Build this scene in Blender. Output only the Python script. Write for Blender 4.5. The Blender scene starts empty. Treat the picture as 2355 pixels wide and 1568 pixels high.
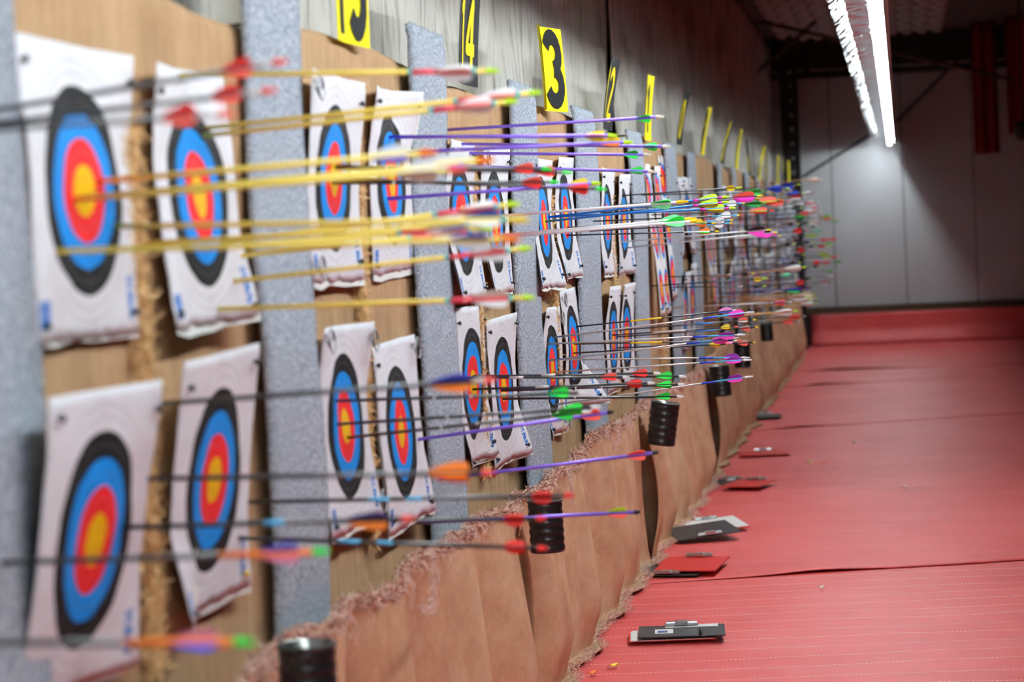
import bpy, bmesh, math, random
from mathutils import Vector, Matrix, noise

random.seed(7)
scene = bpy.context.scene
col = scene.collection

# ------------------------------------------------------------------ camera
FPX = 80.0 / 36.0 * 2355.0
YAW, PITCH, ROLL = 0.17088575, -0.042481, -0.04744151
LIFT = 0.40          # floor lies at z = 0 once everything built in the wall frame is raised by this
ZF = -LIFT           # the floor in the wall frame used while building
CAM = Vector((1.236, 0.0, 1.0286))   # camera in the wall frame; it stands 1.43 m above the floor
F = Vector((-math.sin(YAW) * math.cos(PITCH), math.cos(YAW) * math.cos(PITCH), math.sin(PITCH)))
R0 = Vector((math.cos(YAW), math.sin(YAW), 0.0))
U0 = R0.cross(F)
R = math.cos(ROLL) * R0 + math.sin(ROLL) * U0
U = -math.sin(ROLL) * R0 + math.cos(ROLL) * U0
cd = bpy.data.cameras.new('camera')
cam = bpy.data.objects.new('camera', cd)
col.objects.link(cam)
cam.matrix_world = Matrix(((R.x, U.x, -F.x, CAM.x), (R.y, U.y, -F.y, CAM.y), (R.z, U.z, -F.z, CAM.z + LIFT), (0, 0, 0, 1)))
cd.sensor_width = 36.0
cd.lens = 80.0
cd.clip_start = 0.05
cd.clip_end = 200
cd.dof.use_dof = True
cd.dof.focus_distance = 7.8
cd.dof.aperture_fstop = 3.4
scene.camera = cam

# ------------------------------------------------------------------ world, exposure
w = bpy.data.worlds.new('world')
scene.world = w
w.use_nodes = True
w.node_tree.nodes['Background'].inputs[0].default_value = (0.6, 0.65, 0.75, 1)
w.node_tree.nodes['Background'].inputs[1].default_value = 0.02
scene.view_settings.view_transform = 'Standard'
scene.view_settings.look = 'None'
scene.view_settings.exposure = 0.28
scene.view_settings.gamma = 1.0
scene.view_settings.use_curve_mapping = False
TUBE_STRENGTH = 84.0

# ------------------------------------------------------------------ pixel helpers (2355 x 1568 frame)
def ray(x, y):
    return F + R * ((x - 1177.5) / FPX) - U * ((y - 784.0) / FPX)
def onX(x, y, X=0.0):
    d = ray(x, y); return CAM + d * ((X - CAM.x) / d.x)
def onY(x, y, Y):
    d = ray(x, y); return CAM + d * ((Y - CAM.y) / d.y)
def onZ(x, y, Z=0.0):   # Z metres above the floor
    d = ray(x, y); return CAM + d * ((ZF + Z - CAM.z) / d.z)
def depth(p):
    return (p - CAM).dot(F)
def lerp(a, b, t):
    return a + (b - a) * t
def interp(tab, x):
    if x <= tab[0][0]: return tab[0][1]
    for (a, va), (b, vb) in zip(tab, tab[1:]):
        if x <= b: return va + (vb - va) * (x - a) / max(b - a, 1e-9)
    return tab[-1][1]
def nz(x, y=0.0, z=0.0):
    return noise.noise(Vector((x, y, z)))
def sm(a, b, x):
    t = min(1.0, max(0.0, (x - a) / (b - a))); return t * t * (3 - 2 * t)

# ------------------------------------------------------------------ materials
MATS = {}
def srgb(c):
    def f(v):
        v /= 255.0
        return v / 12.92 if v <= 0.04045 else ((v + 0.055) / 1.055) ** 2.4
    return (f(c[0]), f(c[1]), f(c[2]), 1.0)
class NT:
    def __init__(s, name):
        s.m = bpy.data.materials.new(name); s.m.use_nodes = True
        s.t = s.m.node_tree; s.b = s.t.nodes['Principled BSDF']
        MATS[name] = s.m
    def n(s, kind, **kw):
        nd = s.t.nodes.new(kind)
        for k, v in kw.items(): setattr(nd, k, v)
        return nd
    def l(s, a, b): s.t.links.new(a, b)
    def math(s, op, a, b=None, c=None):
        nd = s.n('ShaderNodeMath', operation=op)
        for i, v in enumerate((a, b, c)):
            if v is None: continue
            if isinstance(v, (int, float)): nd.inputs[i].default_value = v
            else: s.l(v, nd.inputs[i])
        return nd.outputs[0]
    def mix(s, fac, a, b, blend='MIX'):
        nd = s.n('ShaderNodeMix', data_type='RGBA', blend_type=blend)
        for i, v in ((0, fac), (6, a), (7, b)):
            if isinstance(v, (int, float)): nd.inputs[i].default_value = v
            elif isinstance(v, tuple): nd.inputs[i].default_value = v
            else: s.l(v, nd.inputs[i])
        return nd.outputs[2]
    def noise(s, scale, detail=4.0, coord=None, rough=0.6):
        nd = s.n('ShaderNodeTexNoise'); nd.inputs['Scale'].default_value = scale
        nd.inputs['Detail'].default_value = detail; nd.inputs['Roughness'].default_value = rough
        if coord is not None: s.l(coord, nd.inputs['Vector'])
        return nd.outputs['Fac']
    def coord(s, which='Object', scale=None):
        c = s.n('ShaderNodeTexCoord').outputs[which]
        if scale:
            mp = s.n('ShaderNodeMapping'); mp.inputs['Scale'].default_value = scale
            s.l(c, mp.inputs['Vector']); c = mp.outputs[0]
        return c
    def ramp(s, fac, stops, interp='LINEAR'):
        nd = s.n('ShaderNodeValToRGB'); r = nd.color_ramp; r.interpolation = interp
        while len(r.elements) < len(stops): r.elements.new(0.5)
        for e, (p, c) in zip(r.elements, stops):
            e.position = p; e.color = c
        s.l(fac, nd.inputs[0]); return nd.outputs[0]
    def bump(s, h, strength, dist):
        nd = s.n('ShaderNodeBump'); nd.inputs['Strength'].default_value = strength
        nd.inputs['Distance'].default_value = dist; s.l(h, nd.inputs['Height'])
        s.l(nd.outputs[0], s.b.inputs['Normal'])
    def base(s, c):
        if isinstance(c, tuple): s.b.inputs['Base Color'].default_value = c
        else: s.l(c, s.b.inputs['Base Color'])
    def set(s, rough=0.6, spec=0.5, metal=0.0):
        s.b.inputs['Roughness'].default_value = rough
        s.b.inputs['Specular IOR Level'].default_value = spec
        s.b.inputs['Metallic'].default_value = metal
def plain(name, rgb, rough=0.5, spec=0.5, metal=0.0, var=0.12, scale=60.0):
    m = NT(name); c = srgb(rgb)
    f = m.noise(scale, 3.0, m.coord('Object'))
    d = tuple(v * (1 - var) for v in c[:3]) + (1.0,)
    m.base(m.mix(f, d, tuple(min(1.0, v * (1 + var)) for v in c[:3]) + (1.0,)))
    m.set(rough, spec, metal); return m.m

def face_rings(name, tint, triple=False):
    m = NT(name)
    uv = m.n('ShaderNodeUVMap').outputs[0]
    sp = m.n('ShaderNodeSeparateXYZ'); m.l(uv, sp.inputs[0]); u, v = sp.outputs[0], sp.outputs[1]
    if triple:
        q = m.math('ADD', v, 0.375); q = m.math('DIVIDE', q, 0.25); q = m.math('FRACT', q)
        vv = m.math('MULTIPLY', m.math('SUBTRACT', q, 0.5), 0.25)
    else: vv = v
    r = m.math('SQRT', m.math('ADD', m.math('MULTIPLY', u, u), m.math('MULTIPLY', vv, vv)))
    W = srgb(tint); K = srgb((24, 22, 22)); B = srgb((18, 132, 214)); RD = srgb((220, 38, 42)); G = srgb((222, 170, 0))
    rr = m.math('DIVIDE', r, 0.25)
    if triple: ring = m.ramp(rr, [(0, G), (0.16, RD), (0.32, B), (0.40, W)], 'CONSTANT')
    else: ring = m.ramp(rr, [(0, G), (0.16, RD), (0.32, B), (0.48, K), (0.64, W)], 'CONSTANT')
    # thin score lines
    line = None
    for rad in ((0.02, 0.06) if triple else (0.02, 0.06, 0.10, 0.14, 0.18, 0.20)):
        k = m.math('LESS_THAN', m.math('ABSOLUTE', m.math('SUBTRACT', r, rad)), 0.0007)
        line = k if line is None else m.math('MAXIMUM', line, k)
    c = m.mix(m.math('MULTIPLY', line, 0.55), ring, srgb((110, 105, 100)))
    if not triple:
        def box(cu, cv, hu, hv):
            a = m.math('LESS_THAN', m.math('ABSOLUTE', m.math('SUBTRACT', u, cu)), hu)
            b = m.math('LESS_THAN', m.math('ABSOLUTE', m.math('SUBTRACT', v, cv)), hv)
            return m.math('MULTIPLY', a, b)
        blk = box(-0.185, -0.185, 0.019, 0.021)
        blob = m.math('GREATER_THAN', m.noise(85, 1.0, uv), 0.56)
        c = m.mix(blk, c, m.mix(m.math('MULTIPLY', blob, 0.8), srgb((28, 92, 170)), srgb((170, 190, 215))))
        txt = m.math('MULTIPLY', box(0.185, -0.165, 0.014, 0.034), m.math('GREATER_THAN', m.noise(120, 0.0, uv), 0.47))
        c = m.mix(txt, c, srgb((40, 110, 185)))
    dirt = m.noise(9, 5.0, uv)
    c = m.mix(m.ramp(dirt, [(0.45, (0, 0, 0, 1)), (0.85, (0.35, 0.35, 0.35, 1))]), c, srgb((196, 178, 166)), 'MULTIPLY')
    m.base(c); m.set(0.7, 0.1)
    m.bump(m.noise(22, 3.0, uv), 0.25, 0.01)
    return m.m
face_rings('paper_face', (226, 224, 230))
face_rings('paper_triple', (232, 230, 230), True)

def hessian():
    m = NT('hessian'); co = m.coord('Object')
    big = m.noise(3.0, 6.0, co); fine = m.noise(160.0, 2.0, co)
    wv = m.n('ShaderNodeTexWave', bands_direction='Z'); wv.inputs['Scale'].default_value = 110; wv.inputs['Distortion'].default_value = 2.0
    m.l(co, wv.inputs['Vector'])
    streak = m.noise(6.0, 4.0, m.coord('Object', (1, 9, 0.7)))
    c = m.ramp(big, [(0.3, srgb((156, 122, 90))), (0.5, srgb((192, 154, 116))), (0.72, srgb((212, 176, 136)))])
    c = m.mix(0.35, c, m.ramp(streak, [(0.35, srgb((132, 102, 76))), (0.65, srgb((200, 166, 130)))]))
    c = m.mix(m.math('MULTIPLY', fine, 0.3), c, srgb((120, 84, 56)))
    m.base(c); m.set(0.95, 0.1)
    m.bump(m.math('ADD', m.math('MULTIPLY', wv.outputs['Fac'], 0.4), fine), 0.5, 0.003)
hessian()
def skirt_mat():
    m = NT('skirt_carpet'); co = m.coord('Object')
    big = m.noise(4.5, 7.0, co, 0.7); fine = m.noise(190.0, 3.0, co); st = m.noise(5.0, 4.0, m.coord('Object', (1, 6, 0.8)))
    c = m.ramp(big, [(0.3, srgb((182, 132, 102))), (0.5, srgb((210, 166, 132))), (0.72, srgb((228, 194, 160)))])
    c = m.mix(0.08, c, m.ramp(st, [(0.35, srgb((158, 104, 76))), (0.65, srgb((206, 166, 124)))]))
    fl = m.math('GREATER_THAN', m.noise(70.0, 2.0, co), 0.68)
    c = m.mix(m.math('MULTIPLY', fl, 0.5), c, srgb((226, 190, 150)))
    c = m.mix(m.math('MULTIPLY', fine, 0.35), c, srgb((140, 96, 68)))
    m.base(c); m.set(0.95, 0.1); m.bump(fine, 0.5, 0.004)
skirt_mat()
def grey_carpet():
    m = NT('grey_carpet'); co = m.coord('Object')
    f = m.noise(135.0, 3.0, co, 0.75); b = m.noise(4.0, 4.0, co)
    c = m.ramp(f, [(0.36, srgb((104, 110, 122))), (0.5, srgb((166, 174, 186))), (0.64, srgb((228, 234, 242)))])
    c = m.mix(m.math('MULTIPLY', b, 0.45), c, srgb((152, 160, 172)))
    m.base(c); m.set(1.0, 0.05); m.bump(f, 1.0, 0.006)
grey_carpet()
def canvas():
    m = NT('canvas'); co = m.coord('Object')
    b = m.noise(1.6, 6.0, co); s = m.noise(7.0, 5.0, m.coord('Object', (1, 3, 0.5)))
    fine = m.noise(230.0, 2.0, co)
    c = m.ramp(b, [(0.30, srgb((140, 134, 128))), (0.45, srgb((202, 198, 192))), (0.7, srgb((222, 218, 212)))])
    c = m.mix(m.ramp(s, [(0.5, (0, 0, 0, 1)), (0.75, (0.8, 0.8, 0.8, 1))]), c, srgb((92, 86, 80)))
    c = m.mix(m.math('MULTIPLY', m.noise(2.5, 3.0, co), 0.3), c, srgb((196, 178, 150)))
    m.base(c); m.set(0.9, 0.1)
    wx = m.n('ShaderNodeTexWave', bands_direction='Y'); wx.inputs['Scale'].default_value = 90; m.l(co, wx.inputs['Vector'])
    wz = m.n('ShaderNodeTexWave', bands_direction='Z'); wz.inputs['Scale'].default_value = 90; m.l(co, wz.inputs['Vector'])
    m.bump(m.math('ADD', fine, m.math('ADD', wx.outputs['Fac'], wz.outputs['Fac'])), 0.3, 0.002)
canvas()
def red_vinyl(name, stitched):
    m = NT(name); co = m.coord('Object'); b = m.noise(1.3, 6.0, co); fine = m.noise(260.0, 2.0, co)
    c = m.ramp(b, [(0.3, srgb((204, 70, 68))), (0.55, srgb((218, 86, 84))), (0.8, srgb((224, 106, 104)))])
    scuff = m.noise(2.6, 7.0, m.coord('Object', (0.5, 2.2, 1)))
    c = m.mix(m.ramp(scuff, [(0.55, (0, 0, 0, 1)), (0.9, (0.5, 0.5, 0.5, 1))]), c, srgb((214, 134, 140)))
    dust = m.math('GREATER_THAN', m.noise(38.0, 2.0, co), 0.735)
    c = m.mix(m.math('MULTIPLY', dust, 0.6), c, srgb((120, 60, 50)))
    if stitched:
        sp = m.n('ShaderNodeSeparateXYZ'); m.l(co, sp.inputs[0])
        yy = m.math('ADD', sp.outputs[1], m.math('MULTIPLY', sp.outputs[0], -0.135))
        yy = m.math('ADD', yy, m.math('MULTIPLY', m.noise(1.7, 2.0, co), 0.06))
        fr = m.math('FRACT', m.math('DIVIDE', yy, 0.178))
        ln = m.math('LESS_THAN', m.math('ABSOLUTE', m.math('SUBTRACT', fr, 0.5)), 0.015)
        dash = m.math('LESS_THAN', m.math('FRACT', m.math('DIVIDE', sp.outputs[0], 0.0146)), 0.58)
        c = m.mix(m.math('MULTIPLY', ln, dash), c, srgb((240, 222, 205)))
    m.base(c); m.set(0.5, 0.4)
    m.bump(m.math('ADD', m.math('MULTIPLY', fine, 0.3), m.noise(12.0, 4.0, m.coord('Object', (0.6, 1.5, 1)))), 0.25, 0.008)
red_vinyl('red_vinyl', False); red_vinyl('red_vinyl_stitched', True)

def painted(name, rgb, rough=0.75, mott=0.2):
    m = NT(name); co = m.coord('Object'); c = srgb(rgb); b = m.noise(1.8, 6.0, co)
    dk = tuple(v * (1 - mott) for v in c[:3]) + (1,)
    m.base(m.mix(b, dk, c)); m.set(rough, 0.3); m.bump(m.noise(40.0, 3.0, co), 0.1, 0.004)
painted('end_wall_paint', (182, 183, 186)); painted('dark_wall', (66, 60, 56)); painted('ceiling_dark', (84, 78, 74))
painted('concrete', (120, 112, 106)); painted('baseboard_paint', (78, 62, 44)); painted('insulation', (168, 160, 160), 0.5)
painted('steel_dark', (40, 38, 38), 0.5); painted('steel_brown', (74, 56, 46), 0.6); painted('orange_paint', (190, 98, 24), 0.5)
painted('red_cloth', (120, 24, 26), 0.9); painted('board_grey', (150, 146, 140))
painted('backing_dark', (34, 28, 24), 0.95)
def foil():
    m = NT('foil'); co = m.coord('Object', (1, 0.35, 1))
    m.base(srgb((226, 228, 232))); m.set(0.10, 0.5, 1.0)
    v = m.n('ShaderNodeTexVoronoi'); v.inputs['Scale'].default_value = 38; m.l(co, v.inputs['Vector'])
    m.bump(m.math('ADD', v.outputs['Distance'], m.noise(60.0, 4.0, co)), 0.35, 0.006)
foil()
def emis(name, rgb, s):
    m = NT(name); m.base((1, 1, 1, 1)); m.b.inputs['Emission Color'].default_value = rgb; m.b.inputs['Emission Strength'].default_value = s
    f = m.noise(3.0, 1.0, m.coord('Object'))
    m.l(m.math('MULTIPLY', m.math('ADD', m.math('MULTIPLY', f, 0.1), 0.95), s), m.b.inputs['Emission Strength'])
emis('tube_glow', (0.88, 0.98, 1.0, 1), TUBE_STRENGTH)
emis('tube_glow_dim', (0.86, 0.97, 1.0, 1), TUBE_STRENGTH * 0.38)  # same tube with emission turned down so the far lanes come out darker
plain('black_pin', (26, 26, 28), 0.4); plain('wire', (150, 154, 156), 0.35, 0.5, 0.6); plain('yellow_pin', (220, 180, 20), 0.4)
plain('can_black', (22, 22, 23), 0.35, 0.5, 0.0, 0.25, 20); plain('can_lining', (150, 155, 150), 0.3, 0.5, 0.9)
plain('fibre_tan', (232, 192, 140), 0.95, 0.1, 0, 0.3, 30); plain('fibre_pink', (226, 192, 176), 0.95, 0.1, 0, 0.35, 45)
plain('fibre_grey', (176, 186, 198), 0.95, 0.1, 0, 0.3, 60); plain('fibre_rust', (150, 82, 62), 0.95, 0.1, 0, 0.3, 40)
plain('backing_latex', (172, 142, 108), 0.9, 0.1, 0, 0.2, 12)
plain('sign_yellow', (246, 228, 22), 0.75, 0.1, 0, 0.06, 8); plain('sign_black', (34, 34, 36), 0.75, 0.1, 0, 0.1, 8)
plain('digit_yellow', (226, 204, 24), 0.75, 0.1, 0, 0.08, 10); plain('digit_black', (20, 20, 20), 0.75, 0.1, 0, 0.1, 10)
plain('board_black', (40, 40, 42), 0.45); plain('board_red', (206, 34, 30), 0.4); plain('paper_white', (236, 236, 232), 0.7, 0.3, 0, 0.04, 20)
plain('clip_steel', (190, 190, 190), 0.3, 0.5, 0.9); plain('print_blue', (60, 80, 140), 0.6); plain('brass', (150, 120, 50), 0.3, 0.5, 0.8)
PAL = {'wood yellow': (250, 220, 96), 'cedar': (196, 140, 92), 'tan wood': (222, 178, 112), 'purple': (148, 116, 244), 'dark purple': (92, 62, 150), 'carbon': (54, 54, 54),
       'silver': (205, 202, 198), 'white': (246, 246, 248), 'blue': (20, 120, 205), 'sky blue': (90, 190, 235), 'cobalt': (36, 72, 210),
       'red': (240, 38, 34), 'coral': (255, 92, 78), 'pink red': (238, 70, 88), 'orange': (255, 128, 20), 'green': (26, 226, 70), 'mint': (120, 232, 150), 'dark green': (24, 160, 50),
       'yellow': (252, 216, 24), 'lime': (196, 240, 40), 'magenta': (242, 52, 186), 'violet': (150, 40, 170), 'pink': (255, 150, 222), 'black': (28, 28, 28),
       'cream': (240, 230, 214), 'navy': (40, 60, 130), 'dark red': (128, 24, 24), 'cyan': (70, 205, 210), 'rose': (226, 120, 150), 'olive': (168, 150, 30)}
for k, v in PAL.items():
    metal = 0.3 if k in ('purple', 'silver') else 0.0
    plain('arrow ' + k, v, 0.35 if k in ('purple', 'silver', 'carbon', 'blue') else 0.5, 0.5, metal, 0.05, 30)

# ------------------------------------------------------------------ object helpers
def mesh(name, verts, faces, mat, smooth=False, uvs=None):
    me = bpy.data.meshes.new(name)
    me.from_pydata([tuple(v) for v in verts], [], faces)
    if mat: me.materials.append(MATS[mat])
    if smooth:
        for p in me.polygons: p.use_smooth = True
    if uvs:
        ul = me.uv_layers.new(name='UVMap')
        for lp in me.loops: ul.data[lp.index].uv = uvs[lp.vertex_index]
    me.update(); return me
def link(name, me, parent=None, loc=None, scale=None):
    o = bpy.data.objects.new(name, me); col.objects.link(o)
    if parent is not None: o.parent = parent
    if loc is not None: o.location = loc
    if scale is not None: o.scale = scale
    return o
def mk(name, verts, faces, mat, parent=None, smooth=False, uvs=None, loc=None):
    return link(name, mesh(name, verts, faces, mat, smooth, uvs), parent, loc)
def thing(name, loc, label, cat, group=None):
    o = bpy.data.objects.new(name, None); col.objects.link(o); o.location = loc
    o.empty_display_size = 0.05
    return tag(o, label, cat, group)
def tag(o, label, cat, group=None, kind=None):
    o['label'] = label; o['category'] = cat
    if group: o['group'] = group
    if kind: o['kind'] = kind
    return o
def struct(o):
    o['kind'] = 'structure'; return o
class MB:
    def __init__(s): s.v = []; s.f = []
    def add(s, v, f):
        n = len(s.v); s.v += [tuple(p) for p in v]; s.f += [tuple(i + n for i in q) for q in f]
    def box(s, x0, x1, y0, y1, z0, z1):
        s.add([(x0, y0, z0), (x1, y0, z0), (x1, y1, z0), (x0, y1, z0), (x0, y0, z1), (x1, y0, z1), (x1, y1, z1), (x0, y1, z1)],
              [(0, 3, 2, 1), (4, 5, 6, 7), (0, 1, 5, 4), (1, 2, 6, 5), (2, 3, 7, 6), (3, 0, 4, 7)])
    def tube(s, pts, r, n=6, cap=True):
        pts = [Vector(p) for p in pts]; rings = []
        up = Vector((0, 0, 1))
        for i, p in enumerate(pts):
            d = (pts[min(i + 1, len(pts) - 1)] - pts[max(i - 1, 0)]).normalized()
            a = d.cross(up)
            if a.length < 1e-3: a = d.cross(Vector((0, 1, 0)))
            a.normalize(); b = d.cross(a)
            rr = r[i] if isinstance(r, (list, tuple)) else r
            rings.append([p + a * (rr * math.cos(2 * math.pi * k / n)) + b * (rr * math.sin(2 * math.pi * k / n)) for k in range(n)])
        v = [q for rg in rings for q in rg]
        f = [(i * n + k, i * n + (k + 1) % n, (i + 1) * n + (k + 1) % n, (i + 1) * n + k) for i in range(len(pts) - 1) for k in range(n)]
        if cap: f += [tuple(range(n))[::-1], tuple((len(pts) - 1) * n + k for k in range(n))]
        s.add(v, f)
    def build(s, name, mat, parent=None, smooth=False, loc=None):
        return mk(name, s.v, s.f, mat, parent, smooth, None, loc)
def grid(nu, nv, fn, thick=None):
    """surface fn(u,v) u,v in 0..1 ; thick=vector function or None"""
    v = [fn(i / (nu - 1), j / (nv - 1)) for j in range(nv) for i in range(nu)]
    f = [(j * nu + i, j * nu + i + 1, (j + 1) * nu + i + 1, (j + 1) * nu + i) for j in range(nv - 1) for i in range(nu - 1)]
    if thick is not None:
        n = len(v); t = Vector(thick)
        v = v + [Vector(p) + t for p in v]
        f2 = [tuple(reversed([k + n for k in q])) for q in f]
        rim = [j * nu for j in range(nv)]
        b = [i for i in range(nu)]; r_ = [j * nu + nu - 1 for j in range(nv)]; tp = [(nv - 1) * nu + i for i in range(nu - 1, -1, -1)]; l_ = [j * nu for j in range(nv - 1, -1, -1)]
        loop = b[:-1] + r_[:-1] + tp[:-1] + l_[:-1]
        side = [(loop[(k + 1) % len(loop)], loop[k], loop[k] + n, loop[(k + 1) % len(loop)] + n) for k in range(len(loop))]
        f = f + f2 + side
    return v, f
def lathe(prof, n=24):
    v = [(r * math.cos(2 * math.pi * k / n), r * math.sin(2 * math.pi * k / n), z) for r, z in prof for k in range(n)]
    f = [(i * n + k, i * n + (k + 1) % n, (i + 1) * n + (k + 1) % n, (i + 1) * n + k) for i in range(len(prof) - 1) for k in range(n)]
    return v, f

# ------------------------------------------------------------------ room shell
YEND = 28.1
XR = 7.5
ZC = 3.34
b = MB(); b.box(-0.5, XR, -4.0, YEND + 0.1, ZF - 0.06, ZF - 0.012); struct(b.build('floor', 'concrete'))
b = MB(); b.box(-0.55, -0.35, -4.0, YEND + 0.1, ZF - 0.02, ZC + 0.05); struct(b.build('wall_left', 'backing_dark'))
b = MB(); b.box(XR, XR + 0.15, -4.0, YEND + 0.1, ZF - 0.02, ZC + 0.05); struct(b.build('wall_right', 'dark_wall'))
b = MB(); b.box(-0.55, XR, -4.15, -4.0, ZF - 0.02, ZC + 0.05); struct(b.build('wall_front', 'dark_wall'))

b = MB(); b.box(-0.55, XR, -4.0, YEND + 0.2, ZC, ZC + 0.15); ceil = struct(b.build('ceiling', 'ceiling_dark'))
b = MB(); b.box(-0.55, XR, YEND + 0.02, YEND + 0.15, ZF - 0.02, ZC + 0.05); wb = struct(b.build('wall_back', 'dark_wall'))
# painted sheets of the end wall with open joints between them
xs = [-0.5, onY(1908, 300, YEND).x, onY(2072, 300, YEND).x, onY(2235, 300, YEND).x, 3.75, 4.85, 5.95, XR]
for a, c in zip(xs, xs[1:]):
    b = MB(); b.box(a + 0.006, c - 0.006, YEND, YEND + 0.03, ZF + 0.40, 2.98); b.build('panel', 'end_wall_paint', wb)
b = MB(); b.box(0.0, XR, YEND - 0.05, YEND, ZF + 0.385, ZF + 0.48); struct(b.build('trim_1', 'baseboard_paint'))

# quilted insulation pads between the roof purlins
pv, pf = grid(7, 5, lambda u, v: Vector((0.140 * (u - 0.5), 0.33 * (v - 0.5), -0.05 * (1 - (2 * u - 1) ** 2) ** 0.5 * (1 - (2 * v - 1) ** 4))))
padm = mesh('insulation_pad', pv, pf, 'insulation', True)
for i in range(11):
    for j in range(20):
        link('insulation_pad', padm, ceil, (-0.05 + i * 0.175 + (j % 2) * 0.06, 19.6 + j * 0.42, ZC - 0.001))

# ------------------------------------------------------------------ roof steel, end-wall rods, hangings
def beam(name, label, p, q, wd, hg, mat, cat='beam', group=None):
    p, q = Vector(p), Vector(q); d = q - p; L = d.length
    b = MB(); t = 0.012
    b.box(0, L, -wd / 2, wd / 2, hg / 2 - t, hg / 2); b.box(0, L, -wd / 2, wd / 2, -hg / 2, -hg / 2 + t); b.box(0, L, -t / 2, t / 2, -hg / 2 + t, hg / 2 - t)
    o = b.build(name, mat); o.location = p; o.rotation_euler = d.to_track_quat('X', 'Z').to_euler()
    return tag(o, label, cat, group)
def pxY(x, y, Y): return onY(x, y, Y)
tr = thing('roof_truss', (-0.3, 27.75, 2.9), 'dark steel roof truss crossing just before the white end wall', 'truss')
b = MB(); b.box(0, 7.6, -0.05, 0.05, -0.05, 0.03); b.build('bottom_chord', 'steel_dark', tr)
b = MB(); b.box(0, 7.6, -0.05, 0.05, 0.36, 0.43); b.build('top_chord', 'steel_dark', tr)
zig = MB(); zig.tube([(0.0, 0, 0.03), (0.25, 0, 0.36)], 0.014)
wm = mesh('web_bar', zig.v, zig.f, 'steel_dark')
for k in range(15):
    a = link('web_bar', wm, tr, (k * 0.5, 0, 0))
    c = link('web_bar', wm, tr, (k * 0.5 + 0.5, 0, 0)); c.scale = (-1, 1, 1)
beam('orange_beam', 'short orange painted steel bracket high up beside the black column', pxY(1690, 208, 27.2), pxY(1752, 190, 27.2), 0.06, 0.075, 'orange_paint', 'bracket')
rods = [((1990, -48), (1741, 166), 25.5, 'thin steel brace rod slanting under the quilted roof insulation'),
        ((1600, 15), (2330, 184), 25.2, 'brown steel brace rod crossing the slanting one under the insulation'),
        ((1560, 71), (1910, 40), 25.9, 'level steel rod under the quilted roof insulation'),
        ((1846, 407), (2003, 310), YEND - 0.018, 'diagonal rod along the white end wall left of the light trough'),
        ((2062, 280), (2236, 104), YEND - 0.018, 'diagonal rod up the white end wall right of the light trough')]
for p, q, Y, lab in rods:
    b = MB(); b.tube([pxY(*p, Y), pxY(*q, Y)], 0.014 if Y > 27 else 0.022, 8); tag(b.build('brace_rod', 'steel_brown' if Y < 27 else 'steel_dark'), lab, 'rod', 'brace rods')
c0 = pxY(1797, 300, 27.3); c1 = pxY(1838, 300, 27.3)
colm = thing('steel_column', ((c0.x + c1.x) / 2, 27.3, ZF), 'black steel column with bolt holes at the far end of the butts', 'column')
hw = (c1.x - c0.x) / 2
b = MB(); b.box(-hw, hw, -0.006, 0.006, 0, ZC - ZF); b.box(-hw, -hw + 0.01, -0.06, 0.06, 0, ZC - ZF); b.box(hw - 0.01, hw, -0.06, 0.06, 0, ZC - ZF); b.build('web', 'steel_dark', colm)
bm_ = MB(); bv, bf = lathe([(0, 0.008), (0.018, 0.008), (0.02, 0)], 10); 
bolt = mesh('bolt', [(x, -z, y) for x, y, z in bv], bf, 'clip_steel', True)
for k in range(9): link('bolt', bolt, colm, (0.02, -0.007, 1.95 + k * 0.17))
def hanging(name, x0, x1, y0, y1, Y, label, mat, cat):
    a, c = pxY(x0, y0, Y), pxY(x1, y1, Y); a.z = ZC - 0.002
    def fn(u, v):
        return Vector((lerp(a.x, c.x, u), Y + 0.03 * math.sin(u * 14) + 0.01 * math.sin(5 * v), lerp(c.z, a.z, v)))
    v, f = grid(26, 12, fn, (0, 0.004, 0)); return tag(mk(name, v, f, mat, None, True), label, cat)
hanging('red_cloth', 2232, 2300, 88, 352, 27.0, 'dark red cloth hanging in front of the white end wall', 'red_cloth', 'cloth')
hanging('red_curtain', 2306, 2480, -60, 300, 26.4, 'wide dim red curtain beside the hanging dark red cloth', 'red_cloth', 'curtain')
lp = pxY(2352, 298, 20.0)
fl = thing('floodlight', lp, 'black lamp housing hanging dark at the right of the hall', 'lamp')
v, f = lathe([(0.0, -0.09), (0.05, -0.09), (0.07, -0.05), (0.075, 0.03), (0.05, 0.07), (0.0, 0.07)], 16)
mk('housing', v, f, 'steel_dark', fl, True); b = MB(); b.tube([(0, 0, 0.07), (0, 0, ZC - lp.z)], 0.006); b.build('cable', 'steel_dark', fl)

# ------------------------------------------------------------------ foil-lined light trough
TX, TZ = 1.150, 2.026
tro = thing('light_trough', (TX, 0, TZ), 'long foil-lined light trough with a row of bright tubes above the floor', 'light')
Y0T, Y1T = -2.2, 27.92
b = MB(); b.box(-0.19, 0.075, Y0T, Y1T, 0.045, 0.063); b.build('top_board', 'board_grey', tro)
b = MB(); b.box(0.06, 0.075, Y0T, Y1T, -0.125, 0.045); b.build('side_board', 'board_grey', tro)
prof = [(-0.185, -0.018), (-0.155, 0.006), (-0.125, 0.032), (-0.07, 0.036), (-0.02, 0.036), (0.03, 0.034), (0.05, 0.01), (0.055, -0.122)]
N = 420
verts = []; faces = []
for j in range(N):
    y = lerp(Y0T, Y1T, j / (N - 1))
    for i, (px, pz) in enumerate(prof):
        k = 0.010 if i < 3 else 0.005
        verts.append((px + (k * nz(y * 9, i * 3.1) if i < 7 else 0), y, pz + k * nz(y * 7 + 40, i * 2.3)))
n = len(prof)
faces = [(j * n + i, j * n + i + 1, (j + 1) * n + i + 1, (j + 1) * n + i) for j in range(N - 1) for i in range(n - 1)]
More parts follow.
